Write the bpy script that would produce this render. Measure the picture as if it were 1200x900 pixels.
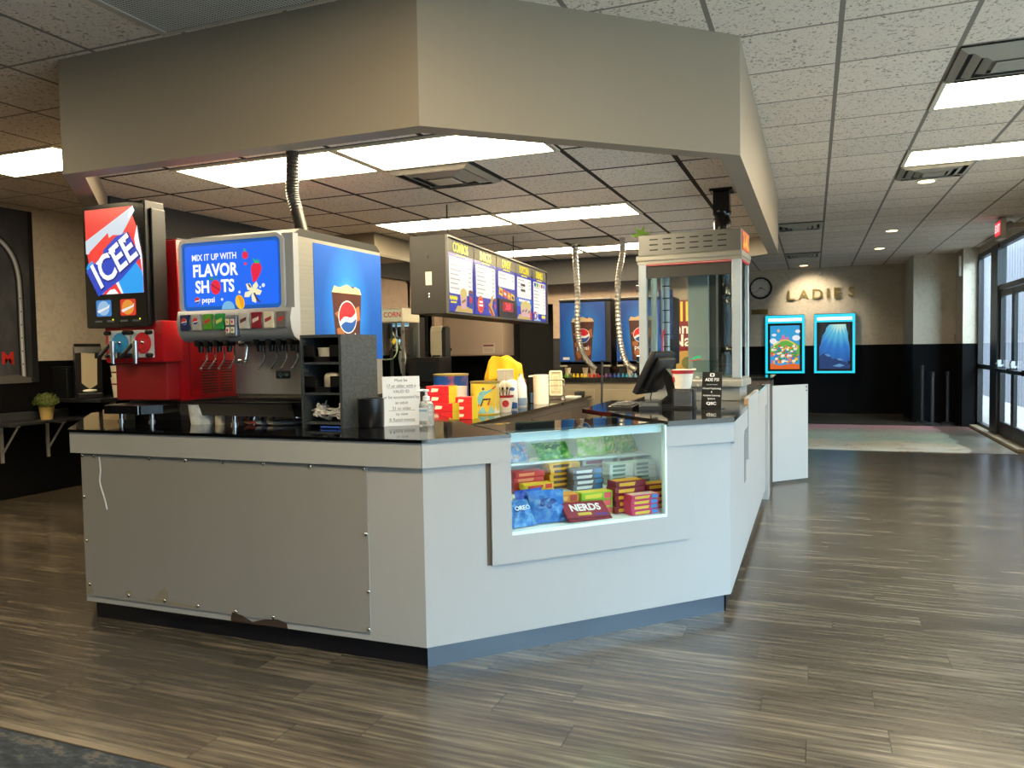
import bpy, bmesh, math, random
from mathutils import Matrix, Vector
random.seed(7)
for _o in list(bpy.data.objects): bpy.data.objects.remove(_o)
S = bpy.context.scene
COL = S.collection

# ---------------------------------------------------------------- camera, world, light, exposure
cam_d = bpy.data.cameras.new('camera'); cam = bpy.data.objects.new('camera', cam_d); COL.objects.link(cam)
cam_d.sensor_width = 36.0; cam_d.lens = 905.15/1200*36; cam_d.clip_end = 200; cam_d.clip_start = .05
_yaw, _pit, _rol = -0.372137, -0.046144, -0.017059
_F = Vector((math.sin(_yaw)*math.cos(_pit), math.cos(_yaw)*math.cos(_pit), math.sin(_pit)))
_R = Vector((math.cos(_yaw), -math.sin(_yaw), 0)); _U = _R.cross(_F)
_R2 = math.cos(_rol)*_R + math.sin(_rol)*_U; _U2 = -math.sin(_rol)*_R + math.cos(_rol)*_U
_M = Matrix((_R2, _U2, -_F)).transposed().to_4x4(); _M.translation = (0, 0, 1.5)
cam.matrix_world = _M
S.camera = cam
S.view_settings.view_transform = 'Standard'
try: S.view_settings.look = 'None'
except Exception: pass
S.view_settings.gamma = 1.0
S.view_settings.use_curve_mapping = False
S.view_settings.exposure = 0.0
LAMP = 39.0            # fluorescent troffer diffusers
world = bpy.data.worlds.new('sky'); S.world = world; world.use_nodes = True
_bg = world.node_tree.nodes['Background']; _bg.inputs[0].default_value = (.62, .78, 1.0, 1); _bg.inputs[1].default_value = 3.0

def area(name, loc, rot, sx, sy, power, col):
    d = bpy.data.lights.new(name, 'AREA'); d.shape = 'RECTANGLE'; d.size = sx; d.size_y = sy; d.energy = power; d.color = col
    o = bpy.data.objects.new(name, d); COL.objects.link(o); o.location = loc; o.rotation_euler = rot
    return o
# daylight outside the right-hand storefront glass, plus an added uplight at the pavement
area('daylight_sky', (8.0, -.6, 5.6), (0, math.radians(52), 0), 5.0, 9.5, 4750, (.56, .79, 1.0))
area('pavement_bounce_fill', (4.3, 3.4, .05), (0, math.radians(152), 0), 3.0, 12.0, 250, (1.0, .93, .84))  # added upward lamp standing in for pavement bounce, lifts the ceilings
area('daylight_entry', (3.9, 13.4, 3.6), (0, math.radians(48), 0), 1.2, 3.6, 420, (.80, .90, 1.0))
area('daylight_alley', (3.65, 22.0, 6.5), (0, 0, 0), 1.6, 16.0, 2200, (.86, .90, 1.0))

# ---------------------------------------------------------------- materials
def srgb(h):
    if isinstance(h, str):
        h = h.lstrip('#'); c = [int(h[i:i+2], 16)/255 for i in (0, 2, 4)]
    else: c = list(h)
    return tuple((x/12.92 if x <= .04045 else ((x+.055)/1.055)**2.4) for x in c) + (1,)
_mats = {}
def mat(h, rough=.5, metal=0.0, spec=.5, name=None):
    k = (h, rough, metal, spec)
    if k in _mats: return _mats[k]
    m = bpy.data.materials.new(name or 'paint_%s' % str(h).lstrip('#')); m.use_nodes = True
    b = m.node_tree.nodes['Principled BSDF']
    b.inputs['Base Color'].default_value = srgb(h); b.inputs['Roughness'].default_value = rough
    b.inputs['Metallic'].default_value = metal; b.inputs['Specular IOR Level'].default_value = spec
    _mats[k] = m; return m
def emat(h, st=1.0):
    k = ('e', h, st)
    if k in _mats: return _mats[k]
    m = bpy.data.materials.new('lit_%s' % str(h).lstrip('#')); m.use_nodes = True
    b = m.node_tree.nodes['Principled BSDF']
    b.inputs['Base Color'].default_value = (.02, .02, .02, 1); b.inputs['Roughness'].default_value = .25
    b.inputs['Emission Color'].default_value = srgb(h); b.inputs['Emission Strength'].default_value = st
    _mats[k] = m; return m
class N:
    """tiny node-graph helper"""
    def __init__(s, name):
        s.m = bpy.data.materials.new(name); s.m.use_nodes = True; s.t = s.m.node_tree; s.b = s.t.nodes['Principled BSDF']
    def n(s, typ, **kw):
        x = s.t.nodes.new(typ)
        for k, v in kw.items():
            if k.startswith('_'): setattr(x, k[1:], v)
            else: s.set(x.inputs[int(k[1:])] if k[0] == 'i' and k[1:].isdigit() else x.inputs[k.replace('__', ' ')], v)
        return x
    def set(s, inp, v):
        if hasattr(v, 'is_linked') or hasattr(v, 'links'): s.t.links.new(v, inp)
        else: inp.default_value = v
    def math(s, op, a, b=0.0, c=None):
        x = s.t.nodes.new('ShaderNodeMath'); x.operation = op; s.set(x.inputs[0], a); s.set(x.inputs[1], b)
        if c is not None: s.set(x.inputs[2], c)
        return x.outputs[0]
    def mix(s, f, a, b, blend='MIX'):
        x = s.t.nodes.new('ShaderNodeMix'); x.data_type = 'RGBA'; x.blend_type = blend
        s.set(x.inputs[0], f); s.set(x.inputs[6], a); s.set(x.inputs[7], b); return x.outputs[2]
    def pos(s):
        g = s.n('ShaderNodeNewGeometry'); return g.outputs['Position']
    def scaled(s, v, sc):
        x = s.n('ShaderNodeVectorMath', _operation='MULTIPLY'); s.set(x.inputs[0], v); x.inputs[1].default_value = sc; return x.outputs[0]
    def noise(s, v, scale, detail=3.0, rough=.55):
        x = s.n('ShaderNodeTexNoise'); s.set(x.inputs['Vector'], v); x.inputs['Scale'].default_value = scale
        x.inputs['Detail'].default_value = detail; x.inputs['Roughness'].default_value = rough; return x.outputs[0]
    def ramp(s, f, stops):
        x = s.n('ShaderNodeValToRGB'); s.set(x.inputs[0], f); e = x.color_ramp.elements
        while len(e) < len(stops): e.new(.5)
        for q, (p, c) in zip(e, stops): q.position = p; q.color = c if len(c) == 4 else tuple(c)+(1,)
        return x.outputs[0]
    def bump(s, h, st, dist=.002):
        x = s.n('ShaderNodeBump'); x.inputs['Strength'].default_value = st; x.inputs['Distance'].default_value = dist
        s.set(x.inputs['Height'], h); s.t.links.new(x.outputs[0], s.b.inputs['Normal'])

def m_wood_floor():
    g = N('vinyl_plank_floor'); p = g.pos(); sp = g.n('ShaderNodeSeparateXYZ'); g.t.links.new(p, sp.inputs[0])
    PWD, PL = .18, 1.22
    yr = g.math('DIVIDE', sp.outputs[1], PWD); row = g.math('FLOOR', yr); fy = g.math('SUBTRACT', yr, row)
    wn = g.n('ShaderNodeTexWhiteNoise', _noise_dimensions='1D'); g.t.links.new(row, wn.inputs['W'])
    xr = g.math('ADD', g.math('DIVIDE', sp.outputs[0], PL), g.math('MULTIPLY', wn.outputs[0], 7.0)); cl = g.math('FLOOR', xr); fx = g.math('SUBTRACT', xr, cl)
    cb = g.n('ShaderNodeCombineXYZ'); g.t.links.new(row, cb.inputs[0]); g.t.links.new(cl, cb.inputs[1])
    w2 = g.n('ShaderNodeTexWhiteNoise', _noise_dimensions='2D'); g.t.links.new(cb.outputs[0], w2.inputs['Vector'])
    seam = g.math('MAXIMUM', g.math('LESS_THAN', g.math('MULTIPLY', fy, PWD), .0022), g.math('LESS_THAN', g.math('MULTIPLY', fx, PL), .0026))
    off = g.n('ShaderNodeVectorMath', _operation='MULTIPLY_ADD'); g.t.links.new(w2.outputs['Color'], off.inputs[0]); off.inputs[1].default_value = (9.3, 4.1, 1.7); g.t.links.new(p, off.inputs[2])
    v = off.outputs[0]
    big = g.noise(g.scaled(v, (.9, 6, 1)), 1.5, 3)
    fine = g.noise(g.scaled(v, (2.2, 42, 1)), 1.6, 6, .7)
    ww = g.n('ShaderNodeTexWave', _wave_type='RINGS', _rings_direction='Z')
    g.set(ww.inputs['Vector'], g.scaled(v, (.55, 5.0, 1))); ww.inputs['Scale'].default_value = 1.3; ww.inputs['Distortion'].default_value = 9; ww.inputs['Detail'].default_value = 3
    f = g.math('ADD', g.math('MULTIPLY', big, .42), g.math('MULTIPLY', fine, .50))
    f = g.math('ADD', f, g.math('MULTIPLY', ww.outputs[1], .08))
    f = g.math('ADD', f, g.math('MULTIPLY', g.math('SUBTRACT', w2.outputs['Value'], .5), .07))
    c = g.ramp(f, [(.26, srgb('#2b2621')), (.45, srgb('#433c34')), (.56, srgb('#585045')), (.76, srgb('#857a6b'))])
    g.set(g.b.inputs['Base Color'], g.mix(seam, c, srgb('#191512')))
    g.set(g.b.inputs['Roughness'], g.math('ADD', g.math('MULTIPLY', fine, .22), .12))
    g.b.inputs['Specular IOR Level'].default_value = .5
    g.bump(g.math('SUBTRACT', fine, g.math('MULTIPLY', seam, .6)), .22, .0012)
    return g.m
def m_ceiling(name, x0, y0, base, line, mainline, w1=.011, w2=.012):
    g = N(name); p = g.pos(); sp = g.n('ShaderNodeSeparateXYZ'); g.t.links.new(p, sp.inputs[0])
    def ln(ax, o, w):
        a = g.math('DIVIDE', g.math('SUBTRACT', ax, o), .6096)
        fr = g.math('ABSOLUTE', g.math('SUBTRACT', a, g.math('ROUND', a)))
        return g.math('LESS_THAN', fr, w/.6096)
    l1 = ln(sp.outputs[0], x0, w1); l2 = ln(sp.outputs[1], y0, w2)
    fl = g.noise(g.scaled(p, (1.0, 1.0, 1)), 58, 2, .5); fl2 = g.noise(g.scaled(p, (1.6, .8, 1)), 26, 2, .5)
    pit = g.math('MULTIPLY', g.math('GREATER_THAN', fl, .60), g.math('GREATER_THAN', fl2, .48))
    pit2 = g.math('MULTIPLY', g.math('GREATER_THAN', g.noise(p, 110, 1), .63), .5)
    pp = g.math('MAXIMUM', pit, pit2)
    # every tile a little different
    fx = g.math('FLOOR', g.math('DIVIDE', g.math('SUBTRACT', sp.outputs[0], x0), .6096)); fy = g.math('FLOOR', g.math('DIVIDE', g.math('SUBTRACT', sp.outputs[1], y0), .6096))
    wn = g.n('ShaderNodeTexWhiteNoise', _noise_dimensions='2D'); cb = g.n('ShaderNodeCombineXYZ'); g.t.links.new(fx, cb.inputs[0]); g.t.links.new(fy, cb.inputs[1]); g.t.links.new(cb.outputs[0], wn.inputs[0])
    b2 = tuple(x*.92 for x in base[:3])+(1,)
    c = g.mix(wn.outputs[0], base, b2)
    c = g.mix(g.math('MULTIPLY', pp, .75), c, tuple(x*.25 for x in base[:3])+(1,))
    c = g.mix(l2, c, line); c = g.mix(l1, c, mainline)
    g.set(g.b.inputs['Base Color'], c); g.b.inputs['Roughness'].default_value = .85; g.b.inputs['Specular IOR Level'].default_value = .2
    g.bump(g.math('SUBTRACT', 1.0, pp), .5, .004)
    return g.m
def m_wallpaper(name, upper, split=1.45, lower='#0b0b0d', scale=1.0):
    """speckled vinyl wallpaper over a black wainscot"""
    g = N(name); p = g.pos(); sp = g.n('ShaderNodeSeparateXYZ'); g.t.links.new(p, sp.inputs[0])
    n1 = g.noise(p, 22*scale, 3); n2 = g.noise(p, 9*scale, 2)
    u = srgb(upper)
    c = g.mix(g.math('GREATER_THAN', g.math('ADD', g.math('MULTIPLY', n1, .6), g.math('MULTIPLY', n2, .4)), .54), u, tuple(x*.90 for x in u[:3])+(1,))
    c = g.mix(g.math('MULTIPLY', g.noise(p, 120, 2), .25), c, tuple(x*.7 for x in u[:3])+(1,))
    low = g.math('LESS_THAN', sp.outputs[2], split)
    g.set(g.b.inputs['Base Color'], g.mix(low, c, srgb(lower))); g.b.inputs['Roughness'].default_value = .75; g.b.inputs['Specular IOR Level'].default_value = .15
    return g.m
def m_painted(name, h, rough=.55, var=.06, bump=.1):
    g = N(name); p = g.pos(); u = srgb(h); n1 = g.noise(p, 1.4, 4); n2 = g.noise(g.scaled(p, (1, 1, .25)), 18, 3)
    f = g.math('ADD', g.math('MULTIPLY', n1, .6), g.math('MULTIPLY', n2, .4))
    c = g.mix(f, tuple(x*(1-2*var) for x in u[:3])+(1,), tuple(min(1, x*(1+var)) for x in u[:3])+(1,))
    g.set(g.b.inputs['Base Color'], c); g.b.inputs['Roughness'].default_value = rough
    g.bump(n2, bump, .001); return g.m
def m_brushed(name, h, rough=.32, ax=(2, 2, 160)):
    g = N(name); tc = g.n('ShaderNodeTexCoord'); n1 = g.noise(g.scaled(tc.outputs['Object'], ax), 1.5, 4); u = srgb(h)
    g.set(g.b.inputs['Base Color'], g.mix(n1, tuple(x*.75 for x in u[:3])+(1,), u)); g.b.inputs['Metallic'].default_value = .55
    g.set(g.b.inputs['Roughness'], g.math('ADD', g.math('MULTIPLY', n1, .18), rough-.08)); return g.m
def m_glass(name, tint='#eef6f6', refl=1.5, rough=.0):
    m = bpy.data.materials.new(name); m.use_nodes = True; t = m.node_tree; t.nodes.remove(t.nodes['Principled BSDF'])
    tr = t.nodes.new('ShaderNodeBsdfTransparent'); gl = t.nodes.new('ShaderNodeBsdfGlossy'); fr = t.nodes.new('ShaderNodeFresnel'); mx = t.nodes.new('ShaderNodeMixShader')
    tr.inputs[0].default_value = srgb(tint); gl.inputs['Roughness'].default_value = rough; fr.inputs[0].default_value = refl
    ge = t.nodes.new('ShaderNodeNewGeometry'); iv = t.nodes.new('ShaderNodeMath'); iv.operation = 'SUBTRACT'; iv.inputs[0].default_value = 1; t.links.new(ge.outputs['Backfacing'], iv.inputs[1])
    ml = t.nodes.new('ShaderNodeMath'); ml.operation = 'MULTIPLY'; t.links.new(fr.outputs[0], ml.inputs[0]); t.links.new(iv.outputs[0], ml.inputs[1]); t.links.new(ml.outputs[0], mx.inputs[0])
    t.links.new(tr.outputs[0], mx.inputs[1]); t.links.new(gl.outputs[0], mx.inputs[2]); t.links.new(mx.outputs[0], t.nodes['Material Output'].inputs[0])
    return m
def m_noise2(name, a, b, scale, rough=.8, thr=.5, stretch=(1, 1, 1)):
    g = N(name); p = g.pos(); n = g.noise(g.scaled(p, stretch), scale, 4, .6)
    g.set(g.b.inputs['Base Color'], g.ramp(n, [(thr-.12, srgb(a)), (thr+.1, srgb(b))])); g.b.inputs['Roughness'].default_value = rough; return g.m

WHITE = mat('#f2f0ea', .5); BLACK = mat('#0c0c0e', .35); SATIN = mat('#17181b', .45); RUBBER = mat('#1a1a1c', .7)
CHROME = mat('#d8d8d8', .12, 1.0); STEEL = m_brushed('brushed_steel', '#b9bab8'); ALU = mat('#c6cbd0', .3, 1.0)
GREY = mat('#8b8c8c', .5)
GLASS = m_glass('clear_glass')

# ---------------------------------------------------------------- mesh helpers
class MB:
    def __init__(s): s.bm = bmesh.new()
    def box(s, x0, x1, y0, y1, z0, z1, bev=0.0, seg=2, M=None):
        b = bmesh.new(); bmesh.ops.create_cube(b, size=1)
        for v in b.verts: v.co = Vector(((x0+x1)/2+v.co.x*(x1-x0), (y0+y1)/2+v.co.y*(y1-y0), (z0+z1)/2+v.co.z*(z1-z0)))
        if bev: bmesh.ops.bevel(b, geom=list(b.edges), offset=bev, segments=seg, affect='EDGES', profile=.5)
        return s._in(b, M)
    def _in(s, b, M=None):
        if M is not None: bmesh.ops.transform(b, matrix=M, verts=b.verts)
        m = bpy.data.meshes.new('t'); b.to_mesh(m); b.free(); s.bm.from_mesh(m); bpy.data.meshes.remove(m); return s
    def prism(s, pts, z0, z1, M=None):
        """plan polygon extruded in z"""
        b = bmesh.new(); lo = [b.verts.new((x, y, z0)) for x, y in pts]; hi = [b.verts.new((x, y, z1)) for x, y in pts]
        b.faces.new(lo[::-1]); b.faces.new(hi); n = len(pts)
        for i in range(n): b.faces.new((lo[i], lo[(i+1) % n], hi[(i+1) % n], hi[i]))
        bmesh.ops.recalc_face_normals(b, faces=b.faces); return s._in(b, M)
    def face(s, pts, y=0.0, t=.001, M=None):
        """outline in the x-z plane, front at y-t (towards -y), thickness t"""
        b = bmesh.new(); f = [b.verts.new((x, y-t, z)) for x, z in pts]; k = [b.verts.new((x, y, z)) for x, z in pts]
        b.faces.new(f); b.faces.new(k[::-1]); n = len(pts)
        for i in range(n): b.faces.new((f[i], k[i], k[(i+1) % n], f[(i+1) % n]))
        bmesh.ops.recalc_face_normals(b, faces=b.faces); return s._in(b, M)
    def profile(s, pts, x0, x1, M=None):
        """outline in the y-z plane extruded along x"""
        b = bmesh.new(); f = [b.verts.new((x0, y, z)) for y, z in pts]; k = [b.verts.new((x1, y, z)) for y, z in pts]
        b.faces.new(f); b.faces.new(k[::-1]); n = len(pts)
        for i in range(n): b.faces.new((f[i], k[i], k[(i+1) % n], f[(i+1) % n]))
        bmesh.ops.recalc_face_normals(b, faces=b.faces); return s._in(b, M)
    def cyl(s, a, c, r0, r1=None, n=20, M=None):
        a, c = Vector(a), Vector(c); d = c-a; b = bmesh.new()
        bmesh.ops.create_cone(b, cap_ends=True, segments=n, radius1=r0, radius2=r0 if r1 is None else r1, depth=d.length)
        R = d.to_track_quat('Z', 'Y').to_matrix().to_4x4(); R.translation = (a+c)/2
        bmesh.ops.transform(b, matrix=R, verts=b.verts); return s._in(b, M)
    def lathe(s, prof, c=(0, 0, 0), n=24, M=None):
        b = bmesh.new(); rings = []
        for r, z in prof: rings.append([b.verts.new((c[0]+r*math.cos(2*math.pi*k/n), c[1]+r*math.sin(2*math.pi*k/n), c[2]+z)) for k in range(n)])
        for p, q in zip(rings, rings[1:]):
            for k in range(n): b.faces.new((p[k], p[(k+1) % n], q[(k+1) % n], q[k]))
        b.faces.new(rings[0][::-1]); b.faces.new(rings[-1]); bmesh.ops.recalc_face_normals(b, faces=b.faces); return s._in(b, M)
    def tube(s, pts, r, n=10, rf=None):
        P = [Vector(p) for p in pts]; b = bmesh.new(); rings = []; up = None
        for i, p in enumerate(P):
            d = (P[min(i+1, len(P)-1)]-P[max(i-1, 0)]).normalized()
            if up is None: up = d.orthogonal().normalized()
            up = (up-d*up.dot(d)).normalized(); w = d.cross(up); rr = rf(i) if rf else r
            rings.append([b.verts.new(p+(up*math.cos(2*math.pi*k/n)+w*math.sin(2*math.pi*k/n))*rr) for k in range(n)])
        for p, q in zip(rings, rings[1:]):
            for k in range(n): b.faces.new((p[k], p[(k+1) % n], q[(k+1) % n], q[k]))
        b.faces.new(rings[0][::-1]); b.faces.new(rings[-1]); bmesh.ops.recalc_face_normals(b, faces=b.faces); return s._in(b)
    def ball(s, c, r, sc=(1, 1, 1), n=14, M=None):
        b = bmesh.new(); bmesh.ops.create_uvsphere(b, u_segments=n, v_segments=max(6, n//2+1), radius=r)
        for v in b.verts: v.co = Vector((c[0]+v.co.x*sc[0], c[1]+v.co.y*sc[1], c[2]+v.co.z*sc[2]))
        return s._in(b, M)
    def build(s, name, material, parent=None, smooth=False, M=None):
        if M is not None: bmesh.ops.transform(s.bm, matrix=M, verts=s.bm.verts)
        m = bpy.data.meshes.new(name); s.bm.to_mesh(m); s.bm.free(); m.materials.append(material)
        if smooth:
            for p in m.polygons: p.use_smooth = True
            try: m.set_sharp_from_angle(angle=math.radians(40))
            except Exception: pass
        o = bpy.data.objects.new(name, m); COL.objects.link(o)
        if parent: o.parent = parent
        return o
def spline(pts, n=8):
    P = [Vector(p) for p in pts]; out = []
    for i in range(len(P)-1):
        p0, p1, p2, p3 = P[max(i-1, 0)], P[i], P[i+1], P[min(i+2, len(P)-1)]
        for k in range(n):
            t = k/n; out.append(.5*((2*p1)+(p2-p0)*t+(2*p0-5*p1+4*p2-p3)*t*t+(3*p1-p0-3*p2+p3)*t**3))
    return out+[P[-1]]
def ell(cx, cz, rx, rz, n=24, a0=0, a1=360):
    return [(cx+rx*math.cos(math.radians(a0+(a1-a0)*k/(n if a1-a0 < 360 else n))), cz+rz*math.sin(math.radians(a0+(a1-a0)*k/n))) for k in range(n+1 if a1-a0 < 360 else n)]
def rrect(x0, x1, z0, z1, r, n=5):
    P = []
    for cx, cz, a in ((x1-r, z1-r, 0), (x0+r, z1-r, 90), (x0+r, z0+r, 180), (x1-r, z0+r, 270)):
        P += [(cx+r*math.cos(math.radians(a+90*k/n)), cz+r*math.sin(math.radians(a+90*k/n))) for k in range(n+1)]
    return P
def tag(o, label=None, cat=None, group=None, kind=None):
    if label: o['label'] = label
    if cat: o['category'] = cat
    if group: o['group'] = group
    if kind: o['kind'] = kind
    return o
def thing(name, label, cat, loc=(0, 0, 0), rz=0.0, group=None):
    o = bpy.data.objects.new(name, None); COL.objects.link(o); o.location = loc; o.rotation_euler = (0, 0, math.radians(rz)); o.empty_display_size = .1
    return tag(o, label, cat, group)
def struct(name, mb, m, label=None, smooth=False):
    return tag(mb.build(name, m, None, smooth), label, None, None, 'structure')
def text(name, body, size, material, parent, x, y, z, ext=.0006, bold=0.0, align='CENTER', tilt=0, sx=1.0, lead=1.0, shear=0, rz=0):
    """lettering lying in the local x-z plane, readable from -y"""
    c = bpy.data.curves.new(name, 'FONT'); c.body = body; c.size = size; c.extrude = ext; c.offset = bold*size; c.align_x = align; c.align_y = 'CENTER'
    c.space_line = lead; c.shear = shear; c.resolution_u = 3
    o = bpy.data.objects.new(name, c); COL.objects.link(o); bpy.context.view_layer.update()
    m = bpy.data.meshes.new_from_object(o.evaluated_get(bpy.context.evaluated_depsgraph_get()))
    bpy.data.objects.remove(o); bpy.data.curves.remove(c)
    M = Matrix.Translation((x, y, z)) @ Matrix.Rotation(math.radians(rz), 4, 'Z') @ Matrix.Rotation(math.radians(90), 4, 'X') @ Matrix.Rotation(math.radians(tilt), 4, 'Z') @ Matrix.Diagonal((sx, 1, 1, 1))
    m.transform(M); m.materials.clear(); m.materials.append(material)
    r = bpy.data.objects.new(name, m); COL.objects.link(r); r.parent = parent
    return r
def copy_tree(o, parent=None):
    c = o.copy(); COL.objects.link(c)
    if parent: c.parent = parent
    for ch in [q for q in bpy.data.objects if q.parent == o]: copy_tree(ch, c)
    return c
def flat(name, shape, m, parent, y, t=.0012):
    """coloured flat shape(s) printed on / glued to a local front; shape is an outline or a list of outlines"""
    b = MB(); shapes = shape if isinstance(shape[0], list) else [shape]
    for q in shapes: b.face(q, y, t)
    return b.build(name, m, parent)
def globe(parent, cx, cz, r, y, e=None):
    """red, white and blue wave roundel"""
    mk = (lambda h: emat(h, e)) if e else (lambda h: mat(h, .4))
    w = flat('roundel', ell(cx, cz, r, r, 28), mk('#f4f4f4'), parent, y)
    top = ell(cx, cz, r*.97, r*.97, 16, 20, 200); n = len(top)
    wave = [(cx-r*.91+(r*1.82)*k/10, cz-.33*r+(.67*r)*k/10 + r*.16*math.sin(k/10*math.pi*2-math.pi)*-1) for k in range(1, 10)]
    flat('roundel_crest', top+wave, mk('#d8232e'), w, y-.0012)
    bot = ell(cx, cz, r*.97, r*.97, 14, 215, 357)
    w2 = [(cx+r*.9-(r*1.7)*k/10, cz-.06*r-(.50*r)*k/10 - r*.12*math.sin(k/10*math.pi*2)) for k in range(1, 10)]
    flat('roundel_base', bot+w2, mk('#1b4f9c'), w, y-.0012)
    return w
# ================================================================ the setting
H = 3.096
CAN = '#988c7c'
M_BEIGE = m_wallpaper('beige_wallpaper_black_wainscot', '#d6cab6')
M_TAUPE = m_wallpaper('taupe_wall_black_wainscot', '#a08c7c', 1.44)
M_CANOPY = m_painted('canopy_paint', CAN, .5, .03)
M_COUNTER = m_painted('counter_paint', '#a9a9a8', .42, .045, .12)
M_CEIL = m_ceiling('fissured_ceiling_tile', .129, 4.258, srgb('#e8d9cb'), srgb('#8f8377'), srgb('#857d74'), .013, .009)
M_CEIL2 = m_ceiling('canopy_ceiling_tile', -2.64, 5.11, srgb('#f6ede3'), srgb('#3a322e'), srgb('#3a322e'), .017, .015)
M_FLOOR = m_wood_floor()
DARKF = mat('#1c1b1c', .4)

struct('floor', MB().box(-8.1, 2.76, 2.115, 18.0, -.05, 0), M_FLOOR)
g = N('blue_patterned_carpet'); p = g.pos(); nn = g.noise(g.scaled(p, (1, 2.2, 1)), 7, 4, .7)
g.set(g.b.inputs['Base Color'], g.ramp(nn, [(.40, srgb('#161c23')), (.53, srgb('#2a333c')), (.62, srgb('#574f46')), (.72, srgb('#33383c'))])); g.b.inputs['Roughness'].default_value = .95
struct('floor_carpet', MB().box(-8.1, 2.76, -4.1, 2.09, -.05, 0.004), g.m)
struct('trim_1', MB().box(-8.0, 2.66, 2.085, 2.12, 0, .009, .003), mat('#5d5040', .35), 'metal strip between carpet and planks')
struct('ceiling', MB().box(-8.1, 2.76, -4.1, 18.0, H, H+.1), M_CEIL)
struct('wall_left', MB().box(-8.0, -7.9, -4.1, 18, 0, H), M_BEIGE)
struct('wall_back', MB().box(-8.0, 1.75, 17.8, 17.9, 0, H), M_BEIGE)
struct('wall_alcove', MB().box(1.73, 2.66, 16.1, 17.85, 0, H), M_BEIGE)
struct('wall_column', MB().box(2.42, 2.70, 15.37, 16.12, 0, H), M_BEIGE)
struct('wall_front', MB().box(-8.0, 2.76, -4.1, -4.0, 0, H), M_BEIGE)
# storefront side
w = MB(); w.box(2.66, 2.76, -4.1, -2.6, 0, H); w.box(2.66, 2.76, 9.2, 11.95, 0, H); w.box(2.66, 2.76, -2.6, 9.2, 2.35, H); w.box(2.66, 2.76, -2.6, 9.2, 0, .15)
w.box(2.66, 2.76, 11.95, 16.0, 2.97, H)
struct('wall_right', w, M_BEIGE)
def frame_bars(mb, x0, x1, ys, z0, z1, w=.05, rails=()):
    for y in ys: mb.box(x0, x1, y-w/2, y+w/2, z0, z1)
    for r in rails: mb.box(x0, x1, ys[0], ys[-1], r-w/2, r+w/2)
    return mb
f1 = struct('window_1', frame_bars(MB(), 2.67, 2.75, [-2.57+i*1.68 for i in range(8)], .15, 2.35, .06, (.18, 2.32)), DARKF, 'dark framed storefront glazing')
MB().box(2.708, 2.714, -2.6, 9.2, .18, 2.32).build('pane', GLASS, f1)
f2 = struct('window_2', frame_bars(MB(), 2.64, 2.72, [14.21, 15.33], .02, 2.97, .075, (.06, 1.06, 2.93)), DARKF, 'narrow sidelight beside the entrance doors')
MB().box(2.678, 2.684, 14.24, 15.3, .08, 2.93).build('pane', GLASS, f2)
f3 = struct('window_3', frame_bars(MB(), 2.64, 2.72, [12.02, 14.0], 2.26, 2.97, .07, (2.30, 2.94)), DARKF, 'transom window over the entrance doors')
MB().box(2.678, 2.684, 12.05, 13.97, 2.33, 2.92).build('pane', GLASS, f3)
struct('trim_2', MB().box(2.62, 2.74, 13.74, 14.22, 0, 2.97), DARKF, 'wide dark post between sidelight and doors')
for i, (y0, y1) in enumerate(((12.88, 13.74), (12.02, 12.88))):
    d = MB(); d.box(2.655, 2.70, y0+.005, y0+.09, .02, 2.25); d.box(2.655, 2.70, y1-.09, y1-.005, .02, 2.25); d.box(2.655, 2.70, y0+.09, y1-.09, .02, .26); d.box(2.655, 2.70, y0+.09, y1-.09, 2.16, 2.25)
    dr = struct('door_%d' % (i+1), d, DARKF, 'glazed dark framed entrance door leaf')
    MB().box(2.674, 2.680, y0+.09, y1-.09, .26, 2.16).build('pane', GLASS, dr)
    pb = MB().box(2.575, 2.605, y0+.05, y1-.05, 1.02, 1.075, .008); pb.box(2.595, 2.66, y0+.06, y0+.10, 1.01, 1.09, .006); pb.box(2.595, 2.66, y1-.16, y1-.06, 1.01, 1.09, .006)
    pb.build('push_bar', mat('#2a2a2c', .3, .6), dr)
    MB().cyl((2.66, y1-.12, 1.10), (2.60, y1-.12, 1.16), .028).box(2.60, 2.66, y1-.15, y1-.09, 1.09, 1.2, .01).build('latch_housing', mat('#b9b9b9', .3, 1), dr)
struct('trim_3', MB().box(2.52, 2.66, 11.95, 15.3, 0, .05, .01), mat('#8a7b62', .5), 'pale threshold strip along the doors')
# outside
struct('ground_outside', MB().box(2.76, 14, -8, 40, -.08, -.03), mat('#b9b4aa', .8))
rib = MB()
for k in range(70): rib.prism([(4.5, 12.5+k*.26), (4.5, 12.5+k*.26+.25), (4.42, 12.5+k*.26+.19), (4.42, 12.5+k*.26+.06)], -.03, 4.2)
rib.box(4.5, 4.7, 12.4, 31, -.03, 4.2)
struct('wall_outside', rib, mat('#a3a2aa', .9), 'ribbed concrete wall outside the doors')
struct('soffit_outside', MB().box(2.78, 3.2, 9.4, 31, 3.3, 3.4), mat('#e6e4e0', .8))

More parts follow.
